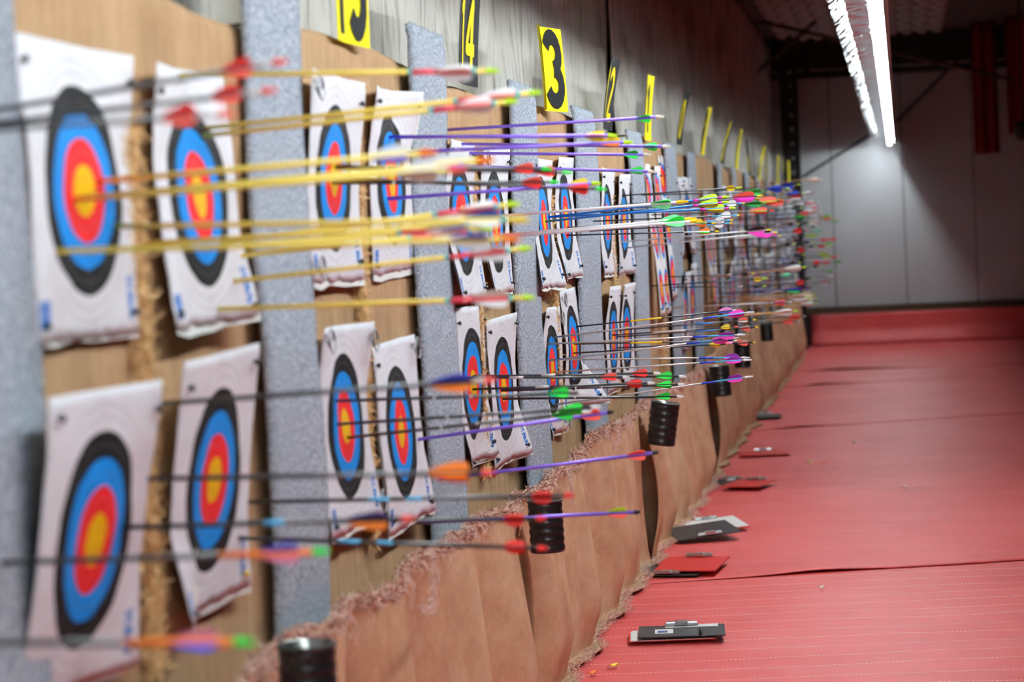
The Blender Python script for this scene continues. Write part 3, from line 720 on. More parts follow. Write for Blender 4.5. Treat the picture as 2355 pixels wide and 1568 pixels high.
for i, (ya, yb) in enumerate(zip(cuts, cuts[1:])):
    ym = (ya + yb) / 2; gap = 0.03 if i < 3 else 0.02
    t = thing('carpet_skirt', (0.1, ym, ZF), 'brown carpet skirt ' + SKLAB[i], 'carpet skirt', 'carpet skirts below the butts')
    O = Vector((0.1, ym, ZF))
    near = i < 4
    def edge(u, v, ya=ya, yb=yb, i=i):
        y = lerp(ya + 0.0, yb - gap, u); tt = v
        y += (0.02 * math.sin(min(tt, 1) * 3.1) * max(0, 1 - u * 12) if i else 0) - 0.02 * math.sin(min(tt, 1) * 3.1) * max(0, 1 - (1 - u) * 12)
        q = skirt_pt(y, tt, i, ya, yb) - O
        q.x += math.sin(min(tt, 1) * 3.1) * (0.045 * max(0, 1 - u * (yb - ya) / 0.12) ** 1.5 * (1 if i else 0) - 0.012 * max(0, 1 - (1 - u) * (yb - ya) / 0.15))
        return q
    v, f = grid(max(40, int((yb - ya) * (70 if near else 20))), 40, edge, (-0.008, 0, -0.001))
    mk('carpet', v, f, 'skirt_carpet', t, True)
    v, f = grid(max(40, int((yb - ya) * (70 if near else 20))), 5, lambda u, w_: edge(u, 1.0 + (0.02 + 0.07 * abs(nz(u * (yb - ya) * 2.6, i * 3.3))) * w_) + Vector((0, 0, 0.002 - 0.006 * w_)), (0, 0, -0.006))
    mk('turned_hem', v, f, 'backing_latex', t, True)
    if near:
        rnd = random.Random(900 + i); fb = MB(); fr = MB()
        n = int((yb - ya) * 3400)
        for k in range(n):
            y = rnd.uniform(ya, yb); p = skirt_pt(y, rnd.uniform(0, 0.035) ** 1.0, i, ya, yb) - O + Vector((rnd.uniform(-0.012, 0.010), 0, rnd.uniform(-0.006, 0.012) + 0.012 * nz(y * 14, 3)))
            L = rnd.uniform(0.006, 0.020); d = Vector((rnd.gauss(0.3, 0.6), rnd.gauss(0, 0.6), rnd.gauss(0.0, 0.7))).normalized() * L
            s_ = Vector((rnd.gauss(0, 1), rnd.gauss(0, 1), rnd.gauss(0, 1))).normalized() * rnd.uniform(0.0014, 0.0030)
            (fb if rnd.random() < 0.84 else fr).add([p - s_, p + s_, p + d * 0.6 + s_ * 0.9, p + d - s_ * 0.3], [(0, 1, 2), (0, 2, 3)])
        # loose hanging threads and floor-edge fluff
        for k in range(int((yb - ya) * 26)):
            y = rnd.uniform(ya, yb); p = skirt_pt(y, 0.02, i, ya, yb) - O + Vector((0.012, 0, 0)); q = p + Vector((0.01, rnd.gauss(0, 0.01), -rnd.uniform(0.01, 0.07)))
            fb.tube([p, (p + q) / 2 + Vector((0.012, rnd.gauss(0, 0.008), 0)), q], 0.0011, 4)
        for k in range(int((yb - ya) * 1300)):
            y = rnd.uniform(ya, yb); p = skirt_pt(y, rnd.uniform(0.99, 1.07), i, ya, yb) - O
            d = Vector((rnd.gauss(0.5, 0.5), rnd.gauss(0, 0.7), abs(rnd.gauss(0, 0.3)))).normalized() * rnd.uniform(0.006, 0.022)
            s_ = Vector((rnd.gauss(0, 1), rnd.gauss(0, 1), rnd.gauss(0, 1))).normalized() * 0.002
            fb.add([p - s_, p + s_, p + d], [(0, 1, 2)])
        o = fb.build('frayed_edge', 'fibre_pink', t); o['kind'] = 'stuff'
        o = fr.build('rust_fibre', 'fibre_rust', t); o['kind'] = 'stuff'
        # hanging frayed strands where the edge unravels
        for (px0, py0, pts) in {0: [], 1: [(990, 1268, [(1000, 1310), (998, 1370), (990, 1405), (965, 1395)])], 2: [(1308, 1070, [(1312, 1110), (1316, 1160)]), (1418, 985, [(1425, 1010), (1412, 1030)])], 3: []}[i]:
            sb = MB(); P = [onX(px0, py0, XT + 0.03)]
            for q_, (x, y) in enumerate(pts): P.append(onX(x, y, XT + 0.06 + 0.012 * q_))
            fine = []
            for a, c in zip(P, P[1:]):
                fine += [a.lerp(c, k / 10) for k in range(10)]
            for p in fine:
                for k in range(26):
                    p2 = p - O + Vector((rnd.gauss(0, 0.004), rnd.gauss(0, 0.004), rnd.gauss(0, 0.005)))
                    d = Vector((rnd.gauss(0.3, 0.6), rnd.gauss(0, 0.6), rnd.gauss(-0.3, 0.7))).normalized() * rnd.uniform(0.006, 0.014)
                    s_ = Vector((rnd.gauss(0, 1), rnd.gauss(0, 1), rnd.gauss(0, 1))).normalized() * 0.0018
                    sb.add([p2 - s_, p2 + s_, p2 + d], [(0, 1, 2)])
            o = sb.build('unravelled_strand', 'fibre_pink', t); o['kind'] = 'stuff'

# ------------------------------------------------------------------ black ribbed cans hung on the skirt
CANLAB = ['big black ribbed can with bright lining hanging below the first grey strip', 'black ribbed can hanging over the dark slit in the skirt', 'tilted black ribbed can with a bright rim',
          'black ribbed can hanging upright above the red clipboards', 'small black can half hidden behind purple arrow vanes', 'smallest black can close to the end wall']
for i, (P, rad, tl) in enumerate(CANS):
    H = rad * 2 * 1.46
    xs_ = max(P.x, XT + rad + 0.02)
    t = thing('hanging_can', (P.x, P.y, P.z - H), CANLAB[i], 'can', 'black cans along the skirt'); t.rotation_euler = (0.0, -tl, 0.0)
    pr = [(0, 0), (rad * 0.97, 0), (rad, 0.006)]
    nb = 6
    for k in range(nb):
        z0 = H * k / nb; z1 = H * (k + 1) / nb
        pr += [(rad, z0 + 0.008), (rad * 1.012, (z0 + z1) / 2), (rad, z1 - 0.008), (rad * 0.955, z1 - 0.002)]
    pr += [(rad * 1.03, H - 0.003), (rad * 1.04, H + 0.002), (rad * 1.0, H + 0.004), (rad * 0.96, H)]
    v, f = lathe(pr, 32); mk('body', v, f, 'can_black', t, True)
    v, f = lathe([(rad * 0.985, H + 0.0045), (rad * 0.955, H + 0.003), (rad * 0.94, H * 0.5), (rad * 0.93, 0.01), (0, 0.01)], 32); mk('lining', v, f, 'can_lining', t, True)
    b = MB(); pts = [(-rad * 0.9, 0.0 + 0.012 * math.cos(a), H + 0.0 + 0.028 * math.sin(a) + 0.002) for a in [math.pi * k / 10 for k in range(11)]]
    pts = [(-rad * 0.8, -0.012, H - 0.03)] + pts[::-1] + [(-rad * 1.1, 0.012, H - 0.06)]
    b.tube(pts, 0.0018, 5); b.build('hook_wire', 'wire', t, True)

# ------------------------------------------------------------------ red vinyl floor sheets
e1 = [onZ(1430, 1346), onZ(1900, 1316), onZ(2355, 1288)]
def line_y(pa, pb): 
    return lambda x: pa.y + (pb.y - pa.y) * (x - pa.x) / (pb.x - pa.x)
E1 = line_y(e1[0], e1[2])
E2 = line_y(onZ(1690, 994), onZ(2355, 950)); E3 = line_y(onZ(1800, 892), onZ(2355, 860)); E4 = line_y(onZ(1830, 857), onZ(2355, 838))
def sheet(name, ylo, yhi, mat, z0, label, seed, ny, lift):
    def fn(u, v):
        x = lerp(0.0, XR - 0.02, u ** 1.35); y = lerp(ylo(x), yhi(x), v)
        k = sm(0.2, 0.5, x); z = ZF + z0 + 0.004 + k * (0.006 * (nz(x * 1.1, y * 2.3, seed) + 0.6 * nz(x * 2.5, y * 6, seed)) * math.sin(math.pi * min(1, max(0, v))) ** 0.5 + lift(x, v, y))
        return Vector((x, y, z))
    v, f = grid(90, ny, fn, (0, 0, -0.003))
    return tag(mk(name, v, f, mat, None, True), label, 'floor mat', 'red vinyl floor sheets')
ridge = lambda x, v, y: 0.012 * math.exp(-((x - onZ(1890, 1318).x) / 0.2) ** 2) * math.exp(-(v / 0.02) ** 2) + 0.002 * math.exp(-(v / 0.008) ** 2)
sheet('floor_mat', lambda x: 1.5, lambda x: E1(x) + 0.10, 'red_vinyl_stitched', -0.006, 'red vinyl floor sheet with rows of white stitching', 1, 170, lambda x, v, y: 0.006 * nz(x * 0.8, (y - 0.135 * x) * 5.6, 3))
sheet('floor_mat', E1, lambda x: E2(x) + 0.10, 'red_vinyl', -0.002, 'plain red vinyl floor sheet under the clipboards with a lifted edge', 2, 120, ridge)
sheet('floor_mat', E2, lambda x: E3(x) + 0.12, 'red_vinyl', 0.001, 'red vinyl floor sheet with a torn dark edge beyond the clipboards', 3, 80, lambda x, v, y: 0.02 * math.exp(-((x - onZ(1800, 985).x) / 0.25) ** 2) * math.exp(-(v / 0.03) ** 2))
sheet('floor_mat', E3, lambda x: E4(x) + 0.12, 'red_vinyl', 0.004, 'red vinyl floor sheet before the dim last one', 4, 80, lambda x, v, y: 0.02 * math.exp(-((x - onZ(1840, 888).x) / 0.4) ** 2) * math.exp(-(v / 0.03) ** 2))
sheet('floor_mat', E4, lambda x: YEND - 0.12, 'red_vinyl', 0.007, 'dim red vinyl floor sheet reaching the end wall', 5, 60, lambda x, v, y: 0.02 * math.exp(-((x - onZ(1940, 852).x) / 0.5) ** 2) * math.exp(-(v / 0.03) ** 2))
v, f = grid(60, 14, lambda u, w_: Vector((lerp(0.12, XR - 0.05, u), YEND - 0.06 - 0.10 * (1 - sm(0.0, 0.5, w_)) + 0.012 * nz(u * 22, w_ * 2.0, 4), ZF + 0.02 + 0.37 * w_)), (0, 0.004, 0))
tag(mk('wall_skirting_sheet', v, f, 'red_vinyl', None, True), 'red vinyl sheet turned up along the foot of the end wall', 'sheet')

# ------------------------------------------------------------------ clipboards
def clipboard(px, py, wd, ln, rz, mat, label, tilt=0.0, z=0.012, paper=None, clip_at=0.5, roll=0.0, under=None):
    P = onZ(px, py, z); wd *= 1.36; ln *= 1.36; t = thing('clipboard', (P.x, P.y, ZF + z), label, 'clipboard', 'clipboards on the floor'); t.rotation_euler = (tilt, roll, rz)
    b = MB(); b.box(-wd / 2, wd / 2, -ln / 2, ln / 2, 0, 0.004); b.build('board', mat, t)
    if paper:
        b = MB(); pw, pl, po = [q * 1.36 for q in paper]; nlay = 3
        for k in range(nlay): b.box(-pw / 2 + 0.003 * k, pw / 2 + 0.002 * k, -pl / 2 + po, pl / 2 + po + 0.002 * k, 0.0045 + 0.0012 * k, 0.0053 + 0.0012 * k)
        b.build('papers', 'paper_white', t)
    cy = clip_at * ln - math.copysign(0.018, clip_at)
    b = MB(); b.box(-0.06, 0.06, cy - 0.012, cy + 0.012, 0.0085, 0.0115); b.tube([(-0.055, cy, 0.016), (0.055, cy, 0.016)], 0.006, 8); b.box(-0.022, 0.022, cy - 0.02, cy + 0.02, 0.010, 0.022)
    b.build('clip', 'clip_steel', t, False); return t
clipboard(1545, 1462, 0.225, 0.15, 0.12, 'board_red', 'red clipboard with white sheets lying under a black clipboard with a pen', 0, 0.010, (0.215, 0.145, -0.01), 0.5)
c1 = clipboard(1568, 1452, 0.225, 0.15, 0.10, 'board_black', 'black clipboard with a pen on it lying on the stitched red sheet', 0.02, 0.028, None, 0.5)
b = MB(); b.box(-0.095, -0.03, -0.045, 0.03, 0.0042, 0.0048); b.build('note', 'paper_white', c1)
b = MB(); b.box(-0.085, -0.05, -0.035, 0.0, 0.005, 0.0054); b.build('print', 'print_blue', c1)
b = MB(); b.box(-0.06, 0.13, 0.055, 0.10, 0.0045, 0.0055); b.build('sheet_under_clip', 'paper_white', c1)
P = onZ(1612, 1449, 0.040); b = MB(); b.tube([(0, -0.06, 0), (0, 0.05, 0), (0.0, 0.065, 0)], [0.0045, 0.0045, 0.001], 8); pen = b.build('pen', 'black_pin', None, True); pen.location = P; pen.rotation_euler = (0, 0, 0.1)
tag(pen, 'dark pen lying on the black clipboard', 'pen')
clipboard(1546, 1313, 0.20, 0.20, -0.12, 'board_black', 'black clipboard sticking out from under a bright red one', 0, 0.012, None, -0.5)
clipboard(1592, 1297, 0.195, 0.27, -0.10, 'board_red', 'bright red clipboard on top of a black one beside the skirt', 0.02, 0.030, None, 0.5)
clipboard(1640, 1208, 0.21, 0.26, 0.30, 'board_red', 'red clipboard with a white pad under a black clipboard', 0.03, 0.016, (0.20, 0.24, 0.0), 0.5, -0.06)
clipboard(1616, 1220, 0.22, 0.24, 0.32, 'board_black', 'black clipboard with a steel clip lying over a white pad', 0.05, 0.040, None, -0.5, -0.08)
clipboard(1676, 1109, 0.17, 0.22, -0.05, 'board_black', 'black clipboard end beside a red clipboard with a white pen strip', 0, 0.012, (0.03, 0.05, 0.07), 0.5)
clipboard(1722, 1112, 0.17, 0.24, -0.25, 'board_red', 'red clipboard lying beside the end of a black clipboard', 0, 0.026, None, 0.5)
clipboard(1758, 1042, 0.23, 0.20, 0.15, 'board_red', 'lone red clipboard lying flat by the skirt with a steel clip', 0, 0.016, None, 0.5)
clipboard(1762, 957, 0.17, 0.22, 0.1, 'board_black', 'lone dark clipboard on the floor near the torn red sheet', 0.0, 0.024, None, 0.5)

# ------------------------------------------------------------------ scraps on the floor
SCR = [((1862, 1063), 'lime', 'yellow-green vane scrap lying on the plain red sheet'), ((1895, 1064), 'orange', 'small orange vane scrap lying on the plain red sheet'), ((2080, 1120), 'cream', 'pale paper scrap on the plain red sheet'),
       ((1412, 1532), 'yellow', 'yellow vane scrap on the stitched red sheet beside the skirt'), ((1364, 1549), 'orange', 'orange scrap on the stitched red sheet beside the skirt'), ((1890, 1352), 'cream', 'pale crumb on the stitched red sheet by the seam'), ((1968, 1018), 'silver', 'grey scrap on the plain red sheet')]
for k, (p, c, lab) in enumerate(SCR):
    P = onZ(p[0], p[1], 0.006); rnd = random.Random(k)
    v, f = grid(6, 4, lambda u, w_: Vector(((u - 0.5) * 0.022, (w_ - 0.5) * 0.045 * (1 - 0.5 * u), 0.003 + 0.006 * math.sin(u * 3 + w_ * 2) ** 2)), (0, 0, -0.001))
    o = mk('vane_scrap', v, f, 'arrow ' + c, None, True, None, P); o.rotation_euler = (0, 0, rnd.uniform(-1.6, 1.6)); tag(o, lab, 'scrap', 'scraps on the floor')

# ------------------------------------------------------------------ arrows
def vane_mesh(shape, ln, h, c):
    """vane in local space: runs from x=-ln to 0 along the shaft, stands up +z"""
    if shape == 'feather': pf_ = [(0, 0.0), (0.15, 0.35), (0.4, 0.72), (0.65, 0.95), (0.82, 1.0), (0.94, 0.85), (1.0, 0.45), (1.0, 0.0)]
    elif shape == 'shield': pf_ = [(0, 0.0), (0.25, 0.35), (0.55, 0.75), (0.82, 1.0), (0.93, 0.7), (1.0, 0.45), (0.97, 0.0)]
    elif shape == 'round': pf_ = [(0, 0.0), (0.12, 0.45), (0.3, 0.82), (0.55, 1.0), (0.8, 0.9), (0.95, 0.55), (1.0, 0.0)]
    else: pf_ = [(0, 0.0), (0.2, 0.42), (0.45, 0.78), (0.7, 0.98), (0.86, 0.95), (0.96, 0.6), (1.0, 0.0)]
    t = 0.0009; vs = []; n = len(pf_)
    for sgn in (-1, 1):
        for x, z in pf_: vs.append((-ln + x * ln, sgn * t, z * h))
    fs = [tuple(range(n)), tuple(reversed(range(n, 2 * n)))] + [(k, k + n, (k + 1) % n + n, (k + 1) % n) for k in range(n)]
    return mesh('vane', vs, fs, 'arrow ' + c)
def nock_mesh(ln, r, c):
    b = MB(); b.tube([(-ln, 0, 0), (-ln * 0.9, 0, 0), (-ln * 0.45, 0, 0)], [r * 0.85, r * 1.25, r * 1.2], 8)
    for s in (-1, 1):
        b.add([(-ln * 0.45, s * r * 0.25, -r), (-ln * 0.45, s * r * 1.25, -r * 0.8), (-ln * 0.45, s * r * 1.25, r * 0.8), (-ln * 0.45, s * r * 0.25, r),
               (0, s * r * 0.45, -r * 0.7), (0, s * r * 1.15, -r * 0.6), (0, s * r * 1.15, r * 0.6), (0, s * r * 0.45, r * 0.7)],
              [(0, 1, 5, 4), (1, 2, 6, 5), (2, 3, 7, 6), (3, 0, 4, 7), (4, 5, 6, 7), (0, 3, 2, 1)])
    return mesh('nock', b.v, b.f, 'arrow ' + c, False)
def cyl(name, L, r, c):
    b = MB(); b.tube([(0, 0, 0), (L, 0, 0)], r, 10); return mesh(name, b.v, b.f, 'arrow ' + c, True)
CACHE = {}
def cached(key, fn):
    if key not in CACHE: CACHE[key] = fn()
    return CACHE[key]
# style: shaft, (cock vane, hen vanes), shape, nock, radius, vane length, vane height, gap vane-to-end, nock length, extra bands [(name, from_end_a, from_end_b, colour)]
S = {
 'W':  ('wood yellow', ('cream', 'white'), 'feather', 'lime', .0046, .066, .014, .046, .022, [('crest', .112, .150, 'pink red'), ('band', .150, .157, 'cyan'), ('band', .038, .046, 'cyan'), ('crest_stem', .046, .112, 'pink red')]),
 'WB': ('wood yellow', ('cobalt', 'white'), 'feather', 'orange', .0048, .062, .014, .042, .026, []),
 'WR': ('wood yellow', ('cobalt', 'cream'), 'feather', 'coral', .0048, .062, .014, .042, .026, []),
 'WD': ('wood yellow', ('navy', 'white'), 'feather', 'yellow', .0046, .062, .014, .042, .022, [('band', .034, .042, 'cyan')]),
 'PG': ('purple', ('dark green', 'green'), 'shield', 'cream', .0044, .045, .011, .036, .023, []),
 'PY': ('purple', ('orange', 'yellow'), 'para', 'lime', .0046, .050, .012, .030, .023, []),
 'PR': ('purple', ('coral', 'coral'), 'para', 'black', .0044, .052, .013, .032, .016, []),
 'PL': ('purple', ('lime', 'coral'), 'para', 'black', .0044, .052, .012, .032, .016, []),
 'KR': ('carbon', ('coral', 'red'), 'shield', 'green', .0036, .048, .012, .038, .022, [('band', .30, .305, 'silver'), ('band', .36, .366, 'silver')]),
 'KG': ('carbon', ('green', 'green'), 'shield', 'white', .0036, .048, .012, .040, .021, [('band', .33, .335, 'silver'), ('band', .25, .254, 'silver')]),
 'KW': ('carbon', ('coral', 'red'), 'shield', 'white', .0036, .048, .012, .036, .020, [('band', .30, .34, 'silver')]),
 'KB': ('carbon', ('cobalt', 'orange'), 'feather', 'coral', .0042, .066, .014, .040, .020, [('stem', .016, .036, 'silver')]),
 'KO': ('carbon', ('orange', 'orange'), 'feather', 'coral', .0042, .066, .016, .040, .020, []),
 'KN': ('carbon', ('navy', 'orange'), 'feather', 'coral', .0042, .066, .013, .040, .020, [('band', .20, .23, 'sky blue')]),
 'KX': ('carbon', ('red', 'red'), 'round', 'red', .0040, .040, .011, .040, .018, [('band', .28, .31, 'sky blue'), ('band', .34, .38, 'sky blue')]),
 'RR': ('carbon', ('red', 'coral'), 'para', 'coral', .0038, .044, .012, .046, .020, [('stem', .022, .05, 'silver')]),
 'OP': ('carbon', ('cobalt', 'rose'), 'feather', 'green', .0042, .056, .012, .040, .022, [('wrap', .022, .15, 'orange')]),
 'SP': ('silver', ('violet', 'magenta'), 'round', 'white', .0032, .058, .013, .036, .030, [('wrap', .036, .13, 'sky blue'), ('wrap_end', .13, .18, 'cobalt')]),
 'SB': ('carbon', ('navy', 'pink'), 'round', 'coral', .0030, .054, .013, .034, .022, [('stem', .02, .034, 'white'), ('wrap', .30, .42, 'yellow')]),
 'CW': ('carbon', ('cream', 'coral'), 'para', 'yellow', .0030, .046, .012, .034, .014, [('wrap', .18, .26, 'blue')]),
 'CY': ('carbon', ('yellow', 'yellow'), 'para', 'coral', .0030, .042, .011, .034, .016, [('wrap', .22, .36, 'cream')]),
 'CG': ('carbon', ('yellow', 'yellow'), 'round', 'lime', .0032, .040, .012, .032, .030, []),
 'CK': ('carbon', ('black', 'black'), 'round', 'lime', .0030, .036, .010, .036, .018, [('band', .12, .15, 'silver')]),
 'WG': ('white', ('green', 'mint'), 'para', 'yellow', .0046, .066, .016, .052, .038, []),
 'BY': ('blue', ('yellow', 'lime'), 'para', 'lime', .0040, .068, .015, .038, .024, [('stem', .024, .038, 'magenta'), ('crest', .106, .124, 'magenta')]),
 'WC': ('carbon', ('white', 'white'), 'round', 'yellow', .0030, .040, .015, .034, .010, [('stem', .010, .034, 'sky blue'), ('wrap', .074, .11, 'sky blue')]),
 'OG': ('carbon', ('green', 'orange'), 'para', 'yellow', .0030, .046, .012, .034, .016, [('wrap', .034, .13, 'white')]),
 'SM': ('silver', ('black', 'magenta'), 'feather', 'yellow', .0034, .080, .022, .030, .020, []),
 'KM': ('carbon', ('coral', 'magenta'), 'feather', 'yellow', .0034, .095, .021, .036, .024, []),
 'YO': ('carbon', ('yellow', 'coral'), 'round', 'red', .0036, .10, .022, .034, .022, []),
 'YC': ('carbon', ('lime', 'coral'), 'feather', 'red', .0036, .095, .017, .034, .022, []),
 'DG': ('carbon', ('dark green', 'dark green'), 'para', 'dark green', .0034, .085, .016, .02, .016, []),
 'CB': ('carbon', ('cobalt', 'cobalt'), 'shield', 'lime', .0038, .090, .022, .046, .024, []),
 'CWp': ('carbon', ('white', 'white'), 'feather', 'rose', .0036, .070, .016, .040, .022, []),
 'CWr': ('carbon', ('red', 'white'), 'feather', 'white', .0036, .085, .016, .034, .016, []),
 'TWr': ('cedar', ('red', 'cream'), 'feather', 'white', .0034, .095, .020, .030, .016, []),
 'DR': ('carbon', ('dark red', 'dark red'), 'para', 'dark red', .0030, .085, .024, .012, .008, []),
 'RD': ('carbon', ('red', 'red'), 'round', 'rose', .0036, .060, .018, .036, .016, []),
 'GR': ('carbon', ('lime', 'dark green'), 'para', 'lime', .0034, .080, .016, .03, .018, []),
 'OL': ('carbon', ('olive', 'lime'), 'para', 'lime', .0034, .080, .014, .03, .018, []),
 'CR': ('carbon', ('coral', 'red'), 'para', 'coral', .0034, .080, .015, .03, .022, []),
 'BG': ('carbon', ('sky blue', 'mint'), 'para', 'lime', .0034, .062, .014, .036, .014, []),
 'BL': ('carbon', ('cobalt', 'green'), 'feather', 'lime', .0036, .10, .016, .034, .016, [('wrap', .14, .26, 'silver')]),
 'RB': ('silver', ('cobalt', 'coral'), 'para', 'white', .0034, .065, .015, .036, .012, []),
 'RE': ('carbon', ('coral', 'coral'), 'para', 'white', .0036, .072, .018, .040, .012, []),
 'DP': ('dark purple', ('dark purple', 'violet'), 'feather', 'black', .0044, .09, .014, .03, .016, []),
 'TW': ('cedar', ('cream', 'white'), 'feather', 'lime', .0046, .10, .019, .034, .026, []),
 'TL': ('tan wood', ('cream', 'white'), 'feather', 'lime', .0046, .10, .019, .034, .026, []),
}
WORDS = {'wood yellow': 'yellow wooden', 'cedar': 'brown wooden', 'tan wood': 'pale wooden', 'carbon': 'black carbon', 'dark purple': 'dark purple'}
def describe(st):
    sh, (a, c), shape, nk = S[st][:4]
    vane = a if a == c else '%s-%s' % (a, c)
    return '%s arrow with %s %s, %s nock' % (WORDS.get(sh, sh), vane, 'feathers' if shape == 'feather' else 'vanes', nk)
def lane_of(y):
    k = 0
    for i, s in enumerate(STARTS):
        if y >= s - 0.25: k = i
    return k
AR_RND = random.Random(5)
ARROW_LOG = []
def arrow(st, nock, base=None, L=None, rise=0.0):
    sh, (ca, cb_), shape, nk, r, vl, vh, gap, nl, bands = S[st]
    if base is not None:
        B = onX(base[0], base[1], 0.012); Np = onY(nock[0], nock[1], B.y)
        if not 0.44 < (Np - B).length < 0.72:
            ARROW_LOG.append((st, nock, base, round((Np - B).length, 3)))
            X = min(max(Np.x, 0.46), 0.70); Np = onX(nock[0], nock[1], X)
    else:
        Np = onX(nock[0], nock[1], (L or 0.60) + AR_RND.uniform(-0.015, 0.015))
        B = Vector((0.0, Np.y + AR_RND.uniform(-0.02, 0.02), Np.z - rise + AR_RND.uniform(-0.012, 0.012)))
    d = Np - B; Ln = d.length
    lane = lane_of(B.y); row = 'upper' if B.z > 0.88 else 'lower'
    spot = ''
    if base is not None:
        for FP in FACE_POS.values():
            rr = math.hypot(B.y - FP.y, B.z - FP.z)
            if rr < 0.21: spot = ['gold', 'red ring', 'blue ring', 'black ring', 'white border'][min(4, int(rr / 0.04))]
        if not spot and lane < 5: spot = 'brown cover'
    lab = '%s%s, %s %s' % (describe(st), ' in ' + spot if spot else '', row, lane_name(lane))
    o = thing('arrow', B, lab, 'arrow', lab.replace(' arrow ', ' arrows '))
    q = d.to_track_quat('X', 'Z'); o.rotation_mode = 'QUATERNION'; o.rotation_quaternion = q
    link('shaft', cached(('sh', sh, r), lambda: cyl('shaft', 1.0, r, sh)), o, (-0.02, 0, 0), (Ln - nl * 0.8 + 0.02, 1, 1))
    a0 = AR_RND.uniform(0, 2.1)
    for k in range(3):
        c = ca if k == 0 else cb_
        e = link('vane', cached(('v', shape, vl, vh, c), lambda: vane_mesh(shape, vl, vh, c)), o, (Ln - gap, 0, 0))
        ang = a0 + k * 2 * math.pi / 3; e.rotation_euler = (ang, 0, 0)
        e.location = (Ln - gap, -math.sin(ang) * r * 0.7, math.cos(ang) * r * 0.7)
    link('nock', cached(('n', nl, r, nk), lambda: nock_mesh(nl, r, nk)), o, (Ln, 0, 0))
    for nm, a, c_, cc in bands:
        lo, hi = min(a, c_), max(a, c_)
        link(nm, cached(('b', nm, round(hi - lo, 4), r, cc), lambda: cyl(nm, hi - lo, r * 1.1, cc)), o, (Ln - hi, 0, 0))
    return o
A = arrow
# yellow wooden arrows of the first lane
A('W', (1146, 163), (415, 173)); A('W', (1245, 212), (467, 295)); A('W', (1190, 232), (460, 313))
A('WB', (1003, 350), (215, 418)); A('WR', (1070, 388), (168, 458)); A('WB', (1135, 368), (236, 451))
A('WD', (1215, 505), (250, 521)); A('WB', (1195, 549), (125, 577)); A('W', (1120, 520), (434, 574)); A('W', (1195, 468), (490, 559))
A('WD', (1128, 513), (330, 560)); A('W', (1132, 527), (525, 591)); A('W', (1222, 570), (505, 650)); A('W', (1229, 684), (475, 712))
# black arrows with red vanes, entering beyond the picture's edge
A('RR', (660, 140), None, 0.46, 0.035); A('RR', (635, 207), None, 0.46, 0.03); A('RR', (540, 262), None, 0.46, 0.005)
A('OP', (756, 1268), None, 0.50, 0.0); A('OP', (581, 1477), None, 0.50, -0.01)
# purple arrows
A('PG', (1527, 268), (1035, 298)); A('PG', (1541, 337), (1060, 331)); A('PG', (1497, 356), (1075, 352)); A('PG', (1508, 395), (1070, 382))
A('PY', (1419, 312), (893, 315)); A('PY', (1455, 327), (895, 351)); A('PY', (1381, 421), (888, 457))
A('PR', (1411, 947), (950, 1012)); A('PR', (1514, 1040), (990, 1104)); A('PL', (1472, 1177), (950, 1202))
# black carbon, red vanes, green nocks
A('KR', (1268, 389), (757, 383)); A('KR', (1316, 397), (760, 386)); A('KR', (1287, 419), (752, 421)); A('KR', (1394, 435), (757, 412))
A('KG', (1352, 903), (763, 922)); A('KG', (1382, 936), (765, 976)); A('KG', (1360, 946), (790, 1007))
# lower half of the first lane
A('KB', (1140, 873), (288, 934)); A('KO', (1137, 1087), (270, 1102)); A('KX', (1320, 1139), (550, 1155)); A('KN', (952, 1192), (225, 1215)); A('KX', (1256, 1192), (545, 1202)); A('KX', (1259, 1261), (525, 1236))
# white-nocked carbons
A('KW', (1519, 858), (1085, 866)); A('KG', (1578, 866), (1088, 864)); A('KW', (1448, 868), (1072, 868)); A('KW', (1505, 881), (1085, 895)); A('KG', (1575, 884), (1150, 898)); A('KG', (1572, 912), (1155, 917))
# silver arrows with pink vanes, lane 13
A('SP', (1735, 717), (1271, 776)); A('SP', (1714, 769), (1258, 791)); A('SP', (1698, 776), (1262, 829)); A('SP', (1724, 822), (1290, 827)); A('SP', (1729, 827), (1271, 856)); A('SP', (1732, 865), (1272, 931))
A('SB', (1705, 712), (1325, 751)); A('SB', (1708, 783), (1320, 791)); A('CY', (1678, 790), (1318, 812)); A('CY', (1698, 751), (1403, 771))
A('CW', (1739, 735), (1408, 760)); A('CW', (1744, 752), (1412, 775)); A('CW', (1739, 787), (1416, 800))
# white and blue arrows, upper rows
A('WG', (1583, 463), (1142, 497)); A('WG', (1602, 502), (1152, 541)); A('WG', (1615, 507), (1149, 545))
A('BY', (1676, 452), (1255, 500)); A('BY', (1677, 464), (1248, 510)); A('BY', (1692, 478), (1262, 499))
A('WC', (1713, 467), (1372, 490)); A('WC', (1701, 495), (1352, 509)); A('WC', (1686, 506), (1345, 524)); A('WC', (1684, 513), (1345, 532))
A('OG', (1646, 513), (1303, 523)); A('OG', (1654, 532), (1301, 541)); A('CG', (1707, 431), None, 0.56, 0.01)
A('SM', (1774, 528), (1427, 556)); A('SM', (1788, 534), (1438, 570)); A('SM', (1798, 542), None, 0.60, 0.0)
A('KM', (1754, 450), (1405, 473)); A('KM', (1748, 456), None, 0.60)
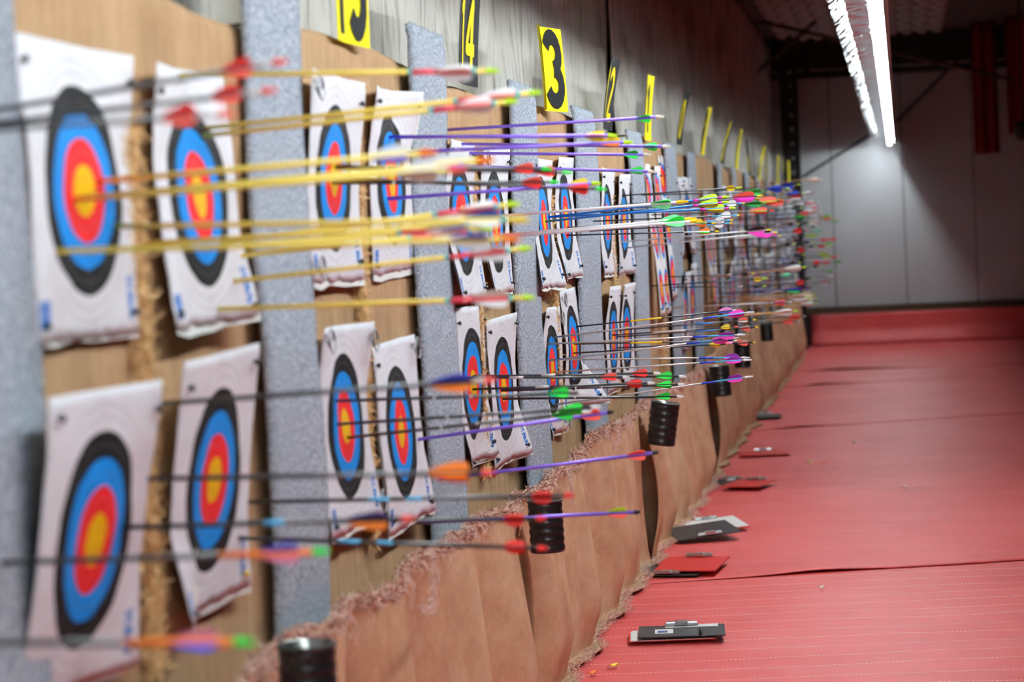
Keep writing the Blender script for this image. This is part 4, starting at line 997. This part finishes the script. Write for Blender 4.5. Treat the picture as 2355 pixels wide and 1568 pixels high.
# far lanes
FAR = [('YO', 1817, 463), ('YO', 1802, 461), ('YC', 1780, 484), ('DG', 1760, 441), ('DG', 1762, 467), ('CB', 1841, 424), ('CB', 1816, 433), ('CB', 1852, 444), ('CWp', 1877, 442), ('CWr', 1854, 453), ('CWr', 1884, 465),
       ('CWp', 1862, 465), ('TWr', 1891, 412), ('DR', 1951, 468), ('DR', 1953, 488), ('CWr', 1888, 475), ('CWp', 1880, 479), ('CWr', 1890, 485), ('CWp', 1893, 494), ('CWr', 1893, 508), ('CWp', 1890, 515), ('GR', 1935, 506), ('GR', 1915, 497), ('CR', 1916, 502), ('CR', 1870, 490), ('DG', 1856, 499),
       ('RD', 1857, 530), ('BG', 1897, 530), ('OL', 1886, 540), ('CR', 1928, 549), ('CR', 1910, 551), ('GR', 1920, 560), ('CR', 1905, 565), ('RD', 1863, 573), ('OL', 1908, 582), ('OL', 1916, 588), ('CR', 1931, 590), ('RD', 1896, 603), ('CR', 1914, 602), ('DG', 1938, 602), ('GR', 1922, 622),
       ('CWp', 1925, 635), ('CWr', 1914, 649), ('RD', 1862, 649), ('BG', 1832, 632), ('DP', 1866, 661), ('BL', 1852, 668), ('TL', 1876, 677), ('TL', 1881, 685), ('TL', 1881, 698), ('RE', 1853, 727), ('RE', 1840, 739),
       ('CK', 1885, 520), ('CK', 1868, 510), ('CK', 1872, 556), ('CK', 1880, 566), ('CK', 1850, 585), ('CK', 1868, 615), ('CK', 1890, 612), ('CK', 1842, 603), ('CK', 1857, 540), ('CK', 1838, 515), ('CK', 1846, 478), ('CK', 1830, 560), ('CK', 1874, 640)]
for st, x, y in FAR: A(st, (x, y), None, 0.62, AR_RND.uniform(-0.01, 0.02))
A('TW', (1855, 614), (1595, 642)); A('CG', (1766, 640), (1505, 657)); A('CK', (1762, 658), (1530, 661)); A('CK', (1736, 629), (1530, 637)); A('RB', (1822, 694), (1536, 708)); A('TL', (1835, 715), (1560, 735))
A('TW', (1868, 690), (1640, 682)); A('TW', (1862, 682), (1625, 698))
for a in ARROW_LOG: print('ARROWLEN', a)
# ------------------------------------------------------------------ raise the wall frame so that the floor is z = 0
for o in list(col.objects):
    if o.parent is None and o is not cam: o.location.z += LIFT
